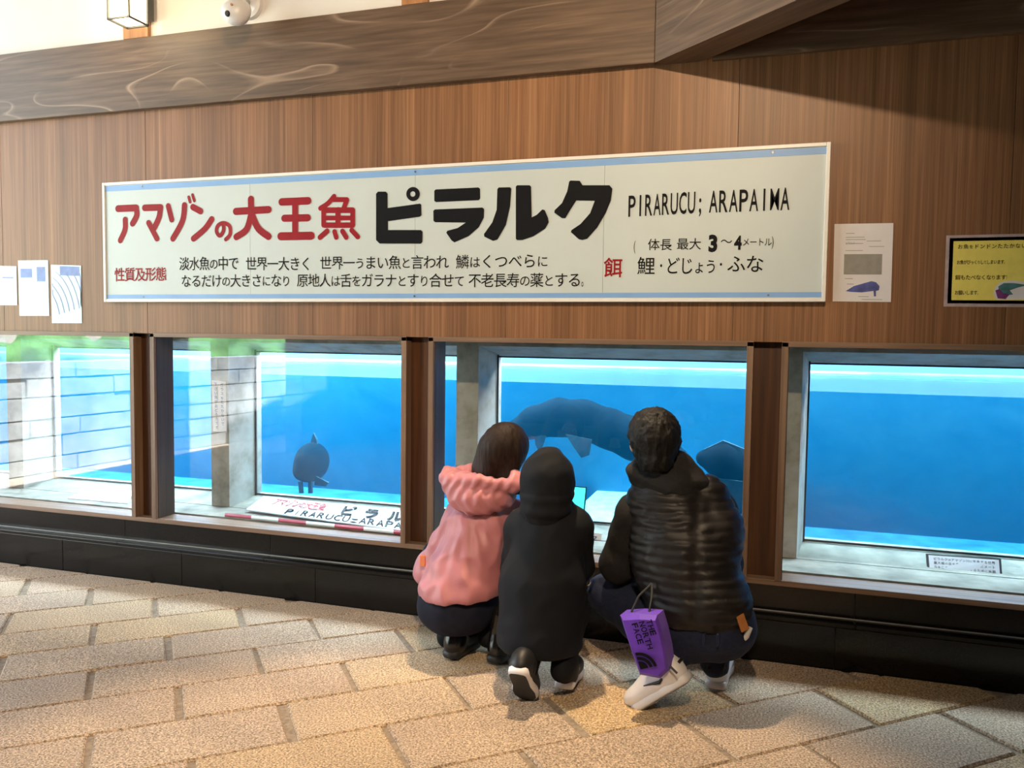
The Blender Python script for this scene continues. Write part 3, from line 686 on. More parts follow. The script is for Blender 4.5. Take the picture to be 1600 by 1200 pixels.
pchar([[(130, 195), (145, 175), (280, 172), (297, 190), (282, 400), (232, 620), (132, 795), (80, 810), (-25, 760), (-30, 730), (70, 590), (122, 440)],
[(350, 165), (365, 148), (515, 148), (532, 165), (540, 530), (600, 500), (665, 436), (695, 445), (735, 540), (742, 590), (700, 665), (560, 755), (430, 800), (365, 800), (350, 785)]], o4).obj('painted_character', 'paint_black', sg)
pchar([[(985, 105), (1000, 92), (1110, 95), (1145, 148), (1465, 148), (1500, 190), (1482, 330), (1420, 480), (1320, 650), (1200, 785), (1140, 800), (1100, 790), (1005, 705), (1015, 680), (1120, 610), (1235, 480), (1290, 333), (1070, 330), (1000, 440), (940, 540), (900, 540), (808, 475), (812, 445), (900, 360), (962, 220)]], o4).obj('painted_character', 'paint_black', sg)
T_ = lambda *a, **k: text_px(*a, **k)
T_(blk, 'PIRARUCU;', 981, 1101, 322, 33, YL, bold=.010, fit=True, yc1=315)
T_(blk, 'ARAPAIMA', 1107, 1235, 315, 34, YL, bold=.010, fit=True, yc1=310)
T_(blk, '淡水魚の中で', 280, 373, 412, 21, YL, bold=.004, yc1=411); T_(blk, '世界一大きく', 384, 487, 412, 21, YL, bold=.004, yc1=412)
T_(blk, '世界一うまい魚と言われ', 500, 701, 411, 21, YL, bold=.004, yc1=409); T_(blk, '鱗はくつべらに', 712, 857, 409, 22, YL, bold=.004, yc1=407)
T_(blk, 'なるだけの大きさになり', 283, 454, 439, 20, YL, bold=.004, yc1=438); T_(blk, '原地人は舌をガラナとすり合せて', 464, 726, 438, 21, YL, bold=.004, yc1=438)
T_(blk, '不老長寿の薬とする。', 732, 918, 438, 22, YL, bold=.004, yc1=437)
T_(red, '性質及形態', 179, 260, 429, 21, YL, bold=.012, yc1=428); T_(red, '餌', 944, 972, 418, 30, YL, bold=.012)
T_(blk, '(', 990, 1000, 383, 20, YL); T_(blk, '体長', 1012, 1050, 382, 18, YL, bold=.004); T_(blk, '最大', 1057, 1096, 381, 18, YL, bold=.004)
T_(blk, '3', 1106, 1122, 380, 24, YL, bold=.05, fit=True); T_(blk, '〜', 1126, 1144, 377, 18, YL); T_(blk, '4', 1146, 1160, 379, 20, YL, bold=.04, fit=True)
T_(blk, 'メートル', 1160, 1206, 378, 13, YL, bold=.004); T_(blk, ')', 1206, 1218, 376, 20, YL)
T_(blk, '鯉', 995, 1024, 415, 27, YL, bold=.004); T_(blk, '・', 1026, 1040, 415, 20, YL); T_(blk, 'どじょう', 1040, 1120, 415, 27, YL, bold=.004)
T_(blk, '・', 1119, 1134, 413, 20, YL); T_(blk, 'ふな', 1136, 1194, 412, 27, YL, bold=.004)
o = red.obj('lettering', 'paint_red', sg); tag(o, 'red painted lettering'); o = blk.obj('lettering', 'paint_black', sg); tag(o, 'black painted lettering')

# ---- papers on the wall
def sheet(name, quad, Y, mat, label, cat='notice', group=None, th=.0012):
    P = [onY(*q, Y) for q in quad]                    # TL TR BR BL
    rt = root(name, ((P[0][0]+P[1][0])/2, -.001, P[2][2]), label, cat, group)
    MB().hexa([P[3], P[2], P[2]+[0, th, 0], P[3]+[0, th, 0], P[0], P[1], P[1]+[0, th, 0], P[0]+[0, th, 0]]).obj('sheet', mat, rt)
    return rt, P
def quad_on(P, u0, u1, v0, v1, dy=-.0006):
    f = lambda u, v: (P[0]*(1-u)+P[1]*u)*(1-v)+(P[3]*(1-u)+P[2]*u)*v+np.array([0, dy, 0])
    return [f(u0, v1), f(u1, v1), f(u1, v0), f(u0, v0)]
def lay(mb, P, u0, u1, v0, v1, dy=-.0006): mb.add(quad_on(P, u0, u1, v0, v1, dy), [(0, 1, 2, 3)])
def txt(mb, text, P, u0, u1, v0, v1, bold=0.0, fit=False, dy=-.0006):
    f = lambda u, v: (P[0]*(1-u)+P[1]*u)*(1-v)+(P[3]*(1-u)+P[2]*u)*v+np.array([0, dy, 0])
    W = np.linalg.norm(P[1]-P[0]); H = np.linalg.norm(P[3]-P[0]); w = (u1-u0)*W; h = (v1-v0)*H
    put_text(mb, text, lambda u, v: f(u0+u/W, v1-v/H), w, h, bold, fit)
rt, P = sheet('information_sheet', [(1304, 350), (1396, 348.5), (1392, 472), (1301, 471)], -.003, 'paper_white', 'white sheet with grey photo box and small blue fish picture, right of the sign')
mb = MB(); lay(mb, P, .18, .83, .39, .65); mb.obj('photo_box', 'print_grey', rt)
mb = MB()
for k, (a, b, v) in enumerate([(.2, .35, .12), (.2, .52, .17), (.2, .54, .20), (.56, .8, .22), (.2, .5, .25), (.6, .86, .29), (.2, .5, .34), (.2, .34, .70), (.24, .36, .77), (.5, .85, .965), (.44, .62, .93)]): lay(mb, P, a, b, v, v+.008)
txt(mb, 'ピラルク', P, .2, .36, .23, .27)
mb.obj('print', 'glint_print_grey', rt)
mb = MB()
pts = [(.22, .865), (.36, .80), (.52, .765), (.66, .735), (.74, .75), (.80, .80), (.79, .85), (.74, .86), (.745, .93), (.71, .93), (.70, .86), (.5, .88), (.32, .875)]
f = lambda u, v: (P[0]*(1-u)+P[1]*u)*(1-v)+(P[3]*(1-u)+P[2]*u)*v+np.array([0, -.0008, 0])
mb.add([f(*p) for p in pts], [tuple(range(len(pts)))]); mb.obj('fish_picture', 'print_blue', rt)
rt, P = sheet('warning_notice', [(1484, 372), (1625, 369), (1619, 475), (1480, 474)], -.003, 'gasket_black', 'yellow notice with black border in clear laminate at the right edge')
mb = MB(); Q = [P[0]+[-.012, .0006, .01], P[1]+[.012, .0006, .01], P[2]+[.012, .0006, -.012], P[3]+[-.012, .0006, -.012]]
mb.add(quad_on(Q, 0, 1, 0, 1), [(0, 1, 2, 3)]); mb.obj('laminate', 'laminate_edge', rt)
mb = MB(); lay(mb, P, .045, .955, .05, .95, -.0008); mb.obj('yellow_sheet', 'paper_yellow', rt)
mb = MB()
txt(mb, 'お魚をドンドンたたかないで', P, .09, .93, .10, .17, .01, dy=-.0014); txt(mb, 'お魚がびっくりしてしまいます。', P, .09, .64, .34, .405, .01, dy=-.0014)
txt(mb, '餌もたべなくなります！', P, .08, .68, .565, .64, .01, dy=-.0014); txt(mb, 'お願いします。', P, .08, .36, .80, .87, .01, dy=-.0014)
mb.obj('lettering', 'paint_black', rt)
f = lambda u, v, dy=-.0014: (P[0]*(1-u)+P[1]*u)*(1-v)+(P[3]*(1-u)+P[2]*u)*v+np.array([0, dy, 0])
mb = MB(); mb.add([f(u, v) for u, v in [(.54, .74), (.60, .67), (.72, .65), (.94, .68), (.94, .93), (.56, .94), (.52, .86)]], [tuple(range(7))]); mb.obj('picture_ground', 'paper_white', rt)
mb = MB(); mb.add([f(u, v, -.0018) for u, v in [(.57, .74), (.63, .69), (.74, .69), (.90, .72), (.78, .76), (.70, .80), (.74, .86), (.64, .88), (.58, .82)]], [tuple(range(9))]); mb.obj('fish_picture', 'print_teal', rt)
mb = MB(); mb.add([f(u, v, -.0022) for u, v in [(.54, .80), (.58, .78), (.63, .84), (.70, .86), (.66, .93), (.57, .92)]], [tuple(range(6))]); mb.obj('fish_picture', 'print_purple', rt)
# three pale sheets at the far left
rt, P = sheet('pale_leaflet', [(-24, 415), (25.5, 416), (27, 477), (-22, 477)], -.003, 'paper_cool', 'pale blue sheet cut by the left edge of the view, leftmost of three')
mb = MB(); mb.add([f2 for f2 in quad_on(P, .55, .9, .28, .31)], [(0, 1, 2, 3)]); mb.obj('print', 'print_pale_blue', rt)
rt, P = sheet('pale_leaflet', [(28, 407), (75, 406.5), (77, 493.5), (30.5, 493.5)], -.003, 'paper_cool', 'pale sheet with two blue boxes at its top, middle of three')
mb = MB(); lay(mb, P, .08, .46, .15, .31); lay(mb, P, .62, .9, .12, .38); mb.obj('blue_box', 'print_pale_blue', rt)
mb = MB(); lay(mb, P, .02, .98, .02, .10); mb.obj('white_band', 'paper_white', rt)
rt, P = sheet('pale_leaflet', [(79.5, 413.5), (126.5, 415), (128, 505), (81, 505)], -.003, 'paper_cool', 'pale blue sheet printed with curved sweeping lines, nearest the big sign')
mb = MB(); lay(mb, P, .3, .95, .02, .18); mb.obj('blue_box', 'print_pale_blue', rt)
mb = MB(); f = lambda u, v, dy=-.0010: (P[0]*(1-u)+P[1]*u)*(1-v)+(P[3]*(1-u)+P[2]*u)*v+np.array([0, dy, 0])
for k in range(7):
    cx = -.35+.06*k; rr = .62+.11*k
    arc = [(cx+rr*math.cos(a), 1.0-.98*rr*math.sin(a)) for a in np.linspace(.25, 1.25, 9)]
    arc = [(min(max(u, .03), .97), min(max(v, .04), .97)) for u, v in arc]
    for (a, b), (c, d_) in zip(arc[:-1], arc[1:]): mb.add([f(a, b), f(c, d_), f(c+.025, d_), f(a+.025, b)], [(0, 1, 2, 3)])
mb.obj('curved_line', 'print_pale_blue', rt)

# ---- lantern, security camera
LY = -.15
lx0, lx1 = onY(170, 20, -.24)[0], onY(228, 20, -.10)[0]
lc = np.array([onY(199, 30, -.17)[0], -.165, 0]); zb = onY(197, 38, -.20)[2]
rt = root('wall_lantern', (lc[0], -.035, zb), 'lit square paper wall lantern in a thin dark frame, top left', 'lantern')
hw = .062; zb += .02; z1 = zb+.34
MB().bev(lc[0]-hw+.004, lc[0]+hw-.004, lc[1]-hw+.004, lc[1]+hw-.004, zb+.008, z1-.006, .003).obj('paper_shade', 'lamp_paper', rt)
fm = MB()
for sx in (-1, 1):
    for sy_ in (-1, 1): fm.box(lc[0]+sx*hw-.004, lc[0]+sx*hw+.004, lc[1]+sy_*hw-.004, lc[1]+sy_*hw+.004, zb, z1)
for z in (zb, z1-.008):
    for s_ in (-1, 1):
        fm.box(lc[0]-hw, lc[0]+hw, lc[1]+s_*hw-.004, lc[1]+s_*hw+.004, z, z+.008); fm.box(lc[0]+s_*hw-.004, lc[0]+s_*hw+.004, lc[1]-hw, lc[1]+hw, z, z+.008)
fm.obj('frame', 'lamp_frame', rt)
MB().box(lc[0]-.04, lc[0]+.04, lc[1]+hw, -.035, zb+.05, z1-.05).obj('bracket', 'lamp_frame', rt)
cc = onY(367, 21, -.20); cb = onY(388, 6, -.03)
rt = root('security_camera', (cb[0], -.012, cb[2]), 'white round security camera on the plaster wall above the beam', 'camera')
MB().tube([(cb[0], -.0105, cb[2]), (cb[0], -.036, cb[2]), (cb[0], -.044, cb[2])], [.070, .070, .056], 28).obj('base_plate', 'camera_plastic', rt, smooth=False)
MB().tube([(cb[0], -.04, cb[2]), (cb[0]-.01, -.11, cb[2]-.01), tuple(cc+[.01, .03, .01])], [.022, .02, .02], 12).obj('arm', 'camera_plastic', rt, smooth=True)
s = SD(cc-.1, cc+.1, .0045); s.ell(cc, (.066, .055, .052), .01, rot=[(.93, .1, -.35), (-.1, .99, 0), (.35, 0, .93)]); s.ell(cc+[.02, .01, .02], (.05, .05, .045), .02)
link('housing', s.mesh('housing'), 'camera_plastic', rt, smooth=True)
lp = cc+np.array([-.002, -.052, -.018])
MB().tube([tuple(lp+[0, .012, 0]), tuple(lp), tuple(lp+[0, -.004, -.001])], [.014, .014, .011], 16).obj('lens', 'lens_black', rt)
MB().tube([tuple(cc+[.022, -.050, .018]), tuple(cc+[.022, -.055, .018])], .006, 10).obj('sensor', 'leather_patch', rt)

# ---- things on the tank sill behind the glass
def flat_board(name, q, z0, z1, th, mat, label, cat='sign'):
    P = [onZ(*q[0], z1), onZ(*q[1], z1), onZ(*q[2], z0), onZ(*q[3], z0)]          # TL TR BR BL
    rt = root(name, (P[2]+P[3])/2, label, cat)
    MB().hexa([P[3]-[0, 0, th], P[2]-[0, 0, th], P[1]-[0, 0, th], P[0]-[0, 0, th], P[3], P[2], P[1], P[0]]).obj('board', mat, rt)
    return rt, P
def ztxt(mb, text, P, u0, u1, v0, v1, bold=0.0, fit=False, dz=.0012):
    f = lambda u, v: (P[0]*(1-u)+P[1]*u)*(1-v)+(P[3]*(1-u)+P[2]*u)*v+np.array([0, -.001, dz])
    W = np.linalg.norm(P[1]-P[0]); H = np.linalg.norm(P[3]-P[0])
    put_text(mb, text, lambda u, v: f(u0+u/W, v1-v/H), (u1-u0)*W, (v1-v0)*H, bold, fit)
rt, P = flat_board('fish_name_board', [(412, 775), (700, 806), (700, 838), (384, 796)], .345, .392, .006, 'sign_white', 'white board lying on the sill with red and black fish name, second window')
mb = MB(); ztxt(mb, 'アマゾンの大王魚', P, .09, .38, .06, .50, .03); tag(mb.obj('lettering', 'paint_red', rt), 'red lettering')
mb = MB(); ztxt(mb, 'ピラルク', P, .44, .93, .05, .60, .05); ztxt(mb, 'PIRARUCU:ARAPAIMA', P, .20, .92, .62, .95, .02, fit=True); tag(mb.obj('lettering', 'paint_black', rt), 'black lettering')
za = .334
a_, b_ = onZ(352, 805, za), onZ(712, 841, za)
rt = root('striped_strip', (a_+b_)/2-[0, 0, .004], 'low strip striped dark red and white in front of the fish name board', 'strip')
for k in range(8):
    p = a_+(b_-a_)*k/8; q2 = a_+(b_-a_)*(k+1)/8; dn = np.array([.006, -.012, 0])
    MB().hexa([p+dn-[0, 0, .004], q2+dn-[0, 0, .004], q2-[0, 0, .004], p-[0, 0, .004], p+dn+[0, 0, .004], q2+dn+[0, 0, .004], q2+[0, 0, .012], p+[0, 0, .012]]).obj('red_segment' if k % 2 == 0 else 'white_segment', 'strip_red' if k % 2 == 0 else 'sign_white', rt)
rt, P = flat_board('sill_notice', [(163, 752), (212, 757), (200, 786), (106, 778)], .334, .352, .005, 'paper_white', 'pale notice with blue box lying on the sill of the leftmost window')
mb = MB(); f = lambda u, v: (P[0]*(1-u)+P[1]*u)*(1-v)+(P[3]*(1-u)+P[2]*u)*v+np.array([0, 0, .001]); mb.add([f(.25, .75), f(.75, .75), f(.72, .4), f(.3, .4)], [(0, 1, 2, 3)]); mb.obj('blue_box', 'print_pale_blue', rt)
def plaque(q, Y0, Y1, label, lines, name='information_plaque', inset_=.03):
    P = [onY(*q[0], Y1), onY(*q[1], Y1), onY(*q[2], Y0), onY(*q[3], Y0)]
    rt = root(name, (P[2]+P[3])/2, label, 'plaque')
    n_ = np.array([0, .012, -.004])
    MB().hexa([P[3], P[2], P[2]+n_, P[3]+n_, P[0], P[1], P[1]+n_, P[0]+n_]).obj('backing', 'gasket_black', rt)
    mb = MB(); lay(mb, P, inset_, 1-inset_, .06, .94, -.0008); mb.obj('face', 'paper_white', rt)
    mb = MB()
    for i, l in enumerate(lines): txt(mb, l, P, .09, .92 if i < len(lines)-1 else .7, .14+i*.19, .27+i*.19, .01, dy=-.0016)
    mb.obj('lettering', 'paint_black', rt)
plaque([(1447, 865), (1564, 873), (1567, 910), (1450, 898)], .36, .42, 'small white text plaque in black frame leaning on the sill of the rightmost window', ['ピラルクはアマゾン川に生息する世界', '最大級の淡水魚です。体長は三メート', 'ルをこえ、空気呼吸をするために水面', 'に上がってきます。'])
plaque([(1128, 842), (1166, 845), (1158, 893), (1122, 889)], .34, .40, 'white plaque behind the glass beside the squatting man in dark vest', ['ピラル', 'クの体'])
P = [onY(331, 594, YF-.004), onY(352, 596, YF-.004), onY(354, 676, YF-.004), onY(333, 674, YF-.004)]
rt = root('post_notice', (P[2]+P[3])/2, 'narrow white notice with vertical writing on the concrete post of the second window', 'notice')
MB().hexa([P[3], P[2], P[2]+[0, .003, 0], P[3]+[0, .003, 0], P[0], P[1], P[1]+[0, .003, 0], P[0]+[0, .003, 0]]).obj('sheet', 'paper_white', rt)
mb = MB()
for c_, s_ in ((.58, 'ガラスをたたかないで'), (.12, '下さい魚がおどろきます')):
    for i, ch in enumerate(s_): txt(mb, ch, P, c_, c_+.32, .04+i*.084, .04+i*.084+.07, .01, dy=-.0008)
mb.obj('lettering', 'print_blue', rt)
mb = MB()
P = [onY(892, 828, .35), onY(940, 834, .35), onY(938, 870, .33), onY(890, 866, .33)]
rt = root('sill_card', (P[2]+P[3])/2, 'small white card behind the glass between the hooded child and the man', 'notice')
MB().hexa([P[3], P[2], P[2]+[0, .003, 0], P[3]+[0, .003, 0], P[0], P[1], P[1]+[0, .003, 0], P[0]+[0, .003, 0]]).obj('sheet', 'paper_white', rt)
mb = MB(); txt(mb, '魚名', P, .3, .9, .1, .5, .01); txt(mb, '生息地', P, .3, .9, .55, .85); mb.obj('lettering', 'print_blue', rt)

# ---- arapaimas
def fish(name, pts, rad, label, finset, flat=1.35):
    c = sum(np.array(p) for p in pts)/len(pts); rt = root(name, c, label, 'fish', 'arapaimas in the tank')
    P = np.array(pts, float); m_ = .30
    s = SD(P.min(0)-m_, P.max(0)+m_, .014)
    for a, b, ra, rb in zip(pts[:-1], pts[1:], rad[:-1], rad[1:]): s.cone(a, b, ra, rb, .05, sy=flat)
    me = s.mesh('body'); link('body', me, 'fish_skin', rt, smooth=True)
    for nm, poly_, y, th in finset:
        mb = MB(); n = len(poly_); mb.add([(x, y-th, z) for x, z in poly_]+[(x, y+th, z) for x, z in poly_], [tuple(range(n)), tuple(range(2*n-1, n-1, -1))]+[(i, (i+1) % n, n+(i+1) % n, n+i) for i in range(n)])
        mb.obj(nm, 'fish_fin', rt)
    return rt
Yf = 1.3
q_ = lambda x, y, Y=Yf: tuple(onY(x, y, Y))
xz = lambda pts, Y=Yf: [(onY(*p, Y)[0], onY(*p, Y)[2]) for p in pts]
r1 = fish('arapaima', [q_(760, 700), q_(800, 676), q_(835, 660), q_(872, 652), q_(912, 656), q_(952, 670), q_(992, 686), q_(1030, 702), q_(1058, 714)], [.03, .058, .092, .108, .112, .112, .12, .10, .06],
     'large dark arapaima arching across the third window', [
     ('tail_fin', xz([(772, 690), (742, 670), (728, 700), (735, 745), (768, 715)]), Yf, .01),
     ('pelvic_fin', xz([(838, 676), (856, 680), (852, 694), (846, 706), (840, 694)]), Yf-.04, .006),
     ('pectoral_fin', xz([(890, 676), (930, 684), (926, 708), (914, 712), (904, 698)]), Yf-.09, .006),
     ('dorsal_fin', xz([(785, 668), (830, 634), (850, 640), (800, 672)]), Yf, .006)])
Yg = 1.05
q_ = lambda x, y, Y=Yg: tuple(onY(x, y, Y))
fish('arapaima', [q_(1222, 748, 2.9), q_(1215, 748, 2.2), q_(1195, 748, 1.5), q_(1170, 745, 1.2), q_(1130, 722), q_(1100, 716)], [.04, .10, .15, .15, .09, .045],
     'dark arapaima head coming from behind the post beside the man', [
     ('dorsal_fin', xz([(1100, 702), (1130, 688), (1165, 702), (1150, 720), (1110, 718)], Yg), Yg, .012),
     ('pectoral_fin', xz([(1120, 745), (1165, 750), (1160, 800), (1130, 790)], Yg), Yg-.05, .006)])
Yh = 1.2
q_ = lambda x, y, Y=Yh: tuple(onY(x, y, Y))
a_ = np.array(q_(487, 722)); rt = root('arapaima', a_, 'dark arapaima seen head on with rounded grey body in the second window', 'fish', 'arapaimas in the tank')
unit_ = lambda v: v/np.linalg.norm(v)
s = SD(a_-[.8, .5, .45], a_+[.4, 1.3, .35], .014)
s.ell(a_+[0, 0, .0], (.088, .16, .13), .03); vd = unit_(a_-CAM); s.cone(a_+vd*.08, a_+vd*.75, .09, .04, .05); s.ell(a_+[0, -.09, -.05], (.05, .09, .05), .05)
link('body', s.mesh('body'), 'fish_skin', rt, smooth=True)
for nm, pl, y, th in [('dorsal_fin', xz([(484, 690), (488, 677), (493, 688), (494, 700), (483, 700)], Yh), Yh+.02, .008),
                      ('pectoral_fin', xz([(500, 742), (520, 752), (516, 758), (498, 756)], Yh), Yh-.05, .006), ('pectoral_fin', xz([(474, 750), (480, 750), (482, 768), (476, 768)], Yh), Yh-.06, .006),
                      ('pelvic_fin', xz([(490, 750), (496, 750), (496, 768), (490, 768)], Yh), Yh-.06, .006)]:
    mb = MB(); n = len(pl); mb.add([(x, y-th, z) for x, z in pl]+[(x, y+th, z) for x, z in pl], [tuple(range(n)), tuple(range(2*n-1, n-1, -1))]+[(i, (i+1) % n, n+(i+1) % n, n+i) for i in range(n)]); mb.obj(nm, 'fish_fin', rt)
# pale sloping slab on the tank floor
P = [onZ(880, 815, -.02), onZ(1110, 815, -.02), onZ(1075, 752, .02), onZ(985, 742, .02)]
P[2][2] = P[3][2] = .16
sl = MB().hexa([V_*np.array([1, 1, 0])+[0, 0, -.099] for V_ in P]+[p for p in P]).obj('stone_slab', 'pale_stone', base=((P[0]+P[2])/2)*np.array([1, 1, 0])-[0, 0, .099]); tag(sl, 'pale flat stone slab on the tank floor behind the squatting visitors', 'slab')

# ================================================================== PEOPLE (all squatting, backs to the viewer)
V3 = lambda p: np.array(p, float)
def A(px, py, Y): return onY(px, py, Y)
def unit(v): v = V3(v); return v/np.linalg.norm(v)
def frame(fwd, up=(0, 0, 1)):
    f = unit(fwd); r_ = unit(np.cross(f, up)); return r_, f, np.cross(r_, f)
def hand(s, w, dr, nm, side, k=1.0, curl=.5):
    """palm and five separate fingers: dr = pointing direction, nm = towards the palm side, side = +1 thumb on the cross side"""
    dr = unit(dr); nm = unit(V3(nm)-dr*np.dot(nm, dr)); sd = np.cross(dr, nm)*side
    s.cone(w, w+dr*.03*k, .023*k, .025*k, .015)
    for i, (o, ln, z) in enumerate([(-.030, .058, -.006), (-.010, .070, 0), (.010, .076, .002), (.030, .068, -.003)]):
        b = w+dr*(.078+z)*k+sd*o*k
        s.cone(w+dr*.02*k+sd*o*.6*k, b, .0135*k, .0115*k, .008)
        d1 = unit(dr+nm*curl); d2 = unit(dr*.75+nm*curl*2.0); m = b+d1*ln*.5*k
        s.cone(b, m, .0095*k, .0088*k, .003); s.cone(m, m+d2*ln*.5*k, .0088*k, .0072*k, .003)
    t0 = w+dr*.022*k+sd*.022*k; t1 = t0+unit(dr*.6+sd*.8+nm*.3)*.036*k; t2 = t1+unit(dr*.9+sd*.25+nm*.5)*.032*k
    s.cone(t0, t1, .0125*k, .0105*k, .006); s.cone(t1, t2, .0105*k, .0085*k, .003)
def head(s, C, fwd, k=1.0, up=(0, 0, 1)):
    r_, f, u = frame(fwd, up); R = [r_, f, u]
    s.ell(C+u*.018*k-f*.010*k, V3((.073, .092, .092))*k, .02, rot=R)
    s.cone(C+f*.035*k-u*.015*k, C+f*.050*k-u*.070*k, .052*k, .030*k, .03)
    s.cone(C-u*.045*k, C-u*.065*k+f*.045*k, .055*k, .035*k, .03)
    s.cone(C+f*.082*k+u*.008*k, C+f*.102*k-u*.022*k, .009*k, .014*k, .012)
    s.cone(C+f*.074*k+u*.022*k-r_*.03*k, C+f*.074*k+u*.022*k+r_*.03*k, .012*k, .012*k, .012)
    for q in (-1, 1):
        s.ell(C+f*.088*k+r_*q*.030*k+u*.003*k, V3((.014, .010, .010))*k, .004, rot=R, op='sub')
        s.ell(C+r_*q*.079*k-f*.012*k-u*.008*k, V3((.010, .020, .032))*k, .006, rot=R)
        s.ell(C+f*.070*k+r_*q*.038*k-u*.024*k, V3((.018, .014, .018))*k, .02, rot=R)
    s.ell(C+f*.086*k-u*.048*k, V3((.022, .010, .011))*k, .008, rot=R)
def face_parts(P, C, fwd, k=1.0, up=(0, 0, 1)):
    r_, f, u = frame(fwd, up)
    for q in (-1, 1):
        e = C+f*.076*k+r_*q*.030*k+u*.003*k
        s = SD(e-.02, e+.02, .003); s.ell(e, V3((.0125,)*3)*k, .003); o = link('eye', s.mesh('eye'), 'eye_white', P, smooth=True)
        c = e+f*.0095*k; s = SD(c-.012, c+.012, .002); s.ell(c, V3((.0055,)*3)*k, .002); link('iris', s.mesh('iris'), 'eye_dark', o, smooth=True)
    c = C+f*.094*k-u*.048*k
    s = SD(c-.04, c+.04, .0035); s.ell(c, V3((.022, .006, .007))*k, .003, rot=[r_, f, u]); link('mouth', s.mesh('mouth'), 'lips', P, smooth=True)
def person(J, fwd, label, cat_group=None, k=1.0, hands=None, up=(0, 0, 1)):
    pts = np.array([v for v in J.values()]); lo = pts.min(0)-.16; hi = pts.max(0)+.16
    s = SD(lo, hi, .0065)
    s.cone(J['pelvis'], J['chest'], .115*k, .115*k, .05, sy=1.25); s.cone(J['chest'], J['neck'], .10*k, .05*k, .05, sy=1.2)
    s.cone(J['neck'], J['head']-V3((0, 0, .03)), .050*k, .048*k, .025)
    for q in 'lr':
        s.cone(J['sh'+q], J['chest'], .052*k, .07*k, .05); s.cone(J['sh'+q], J['el'+q], .046*k, .036*k, .02); s.cone(J['el'+q], J['wr'+q], .036*k, .023*k, .012)
        s.cone(J['pelvis'], J['hip'+q], .085*k, .070*k, .04); s.cone(J['hip'+q], J['kn'+q], .062*k, .042*k, .03); s.cone(J['kn'+q], J['an'+q], .040*k, .028*k, .02)
        s.cone(J['an'+q], J['to'+q], .026*k, .020*k, .015)
    head(s, J['head'], fwd, k, up)
    for q in 'lr':
        dr, nm, sd = hands[q]; hand(s, J['wr'+q], dr, nm, sd, k)
    me = s.mesh('person'); base = V3((J['pelvis'][0], J['pelvis'][1], 0))
    o = link('person', me, 'skin', None, base, smooth=True); tag(o, label, 'person'); face_parts(o, J['head'], fwd, k, up)
    return o
def cloth(name, s, mat, P, wr=.006, fr=9., extra=None, st=(1, 1, 1)):
    me = s.mesh(name)
    def fn(c, n):
        q = Vector((c.x*fr*st[0], c.y*fr*st[1], c.z*fr*st[2]))
        a = noise.noise(q); b = noise.noise(q*2.3+Vector((5, 3, 1)))
        return wr*((1-abs(a)*2.2)*.7+b*.4)+(extra(c, n) if extra else 0)
    displace(me, fn); return link(name, me, mat, P, smooth=True)

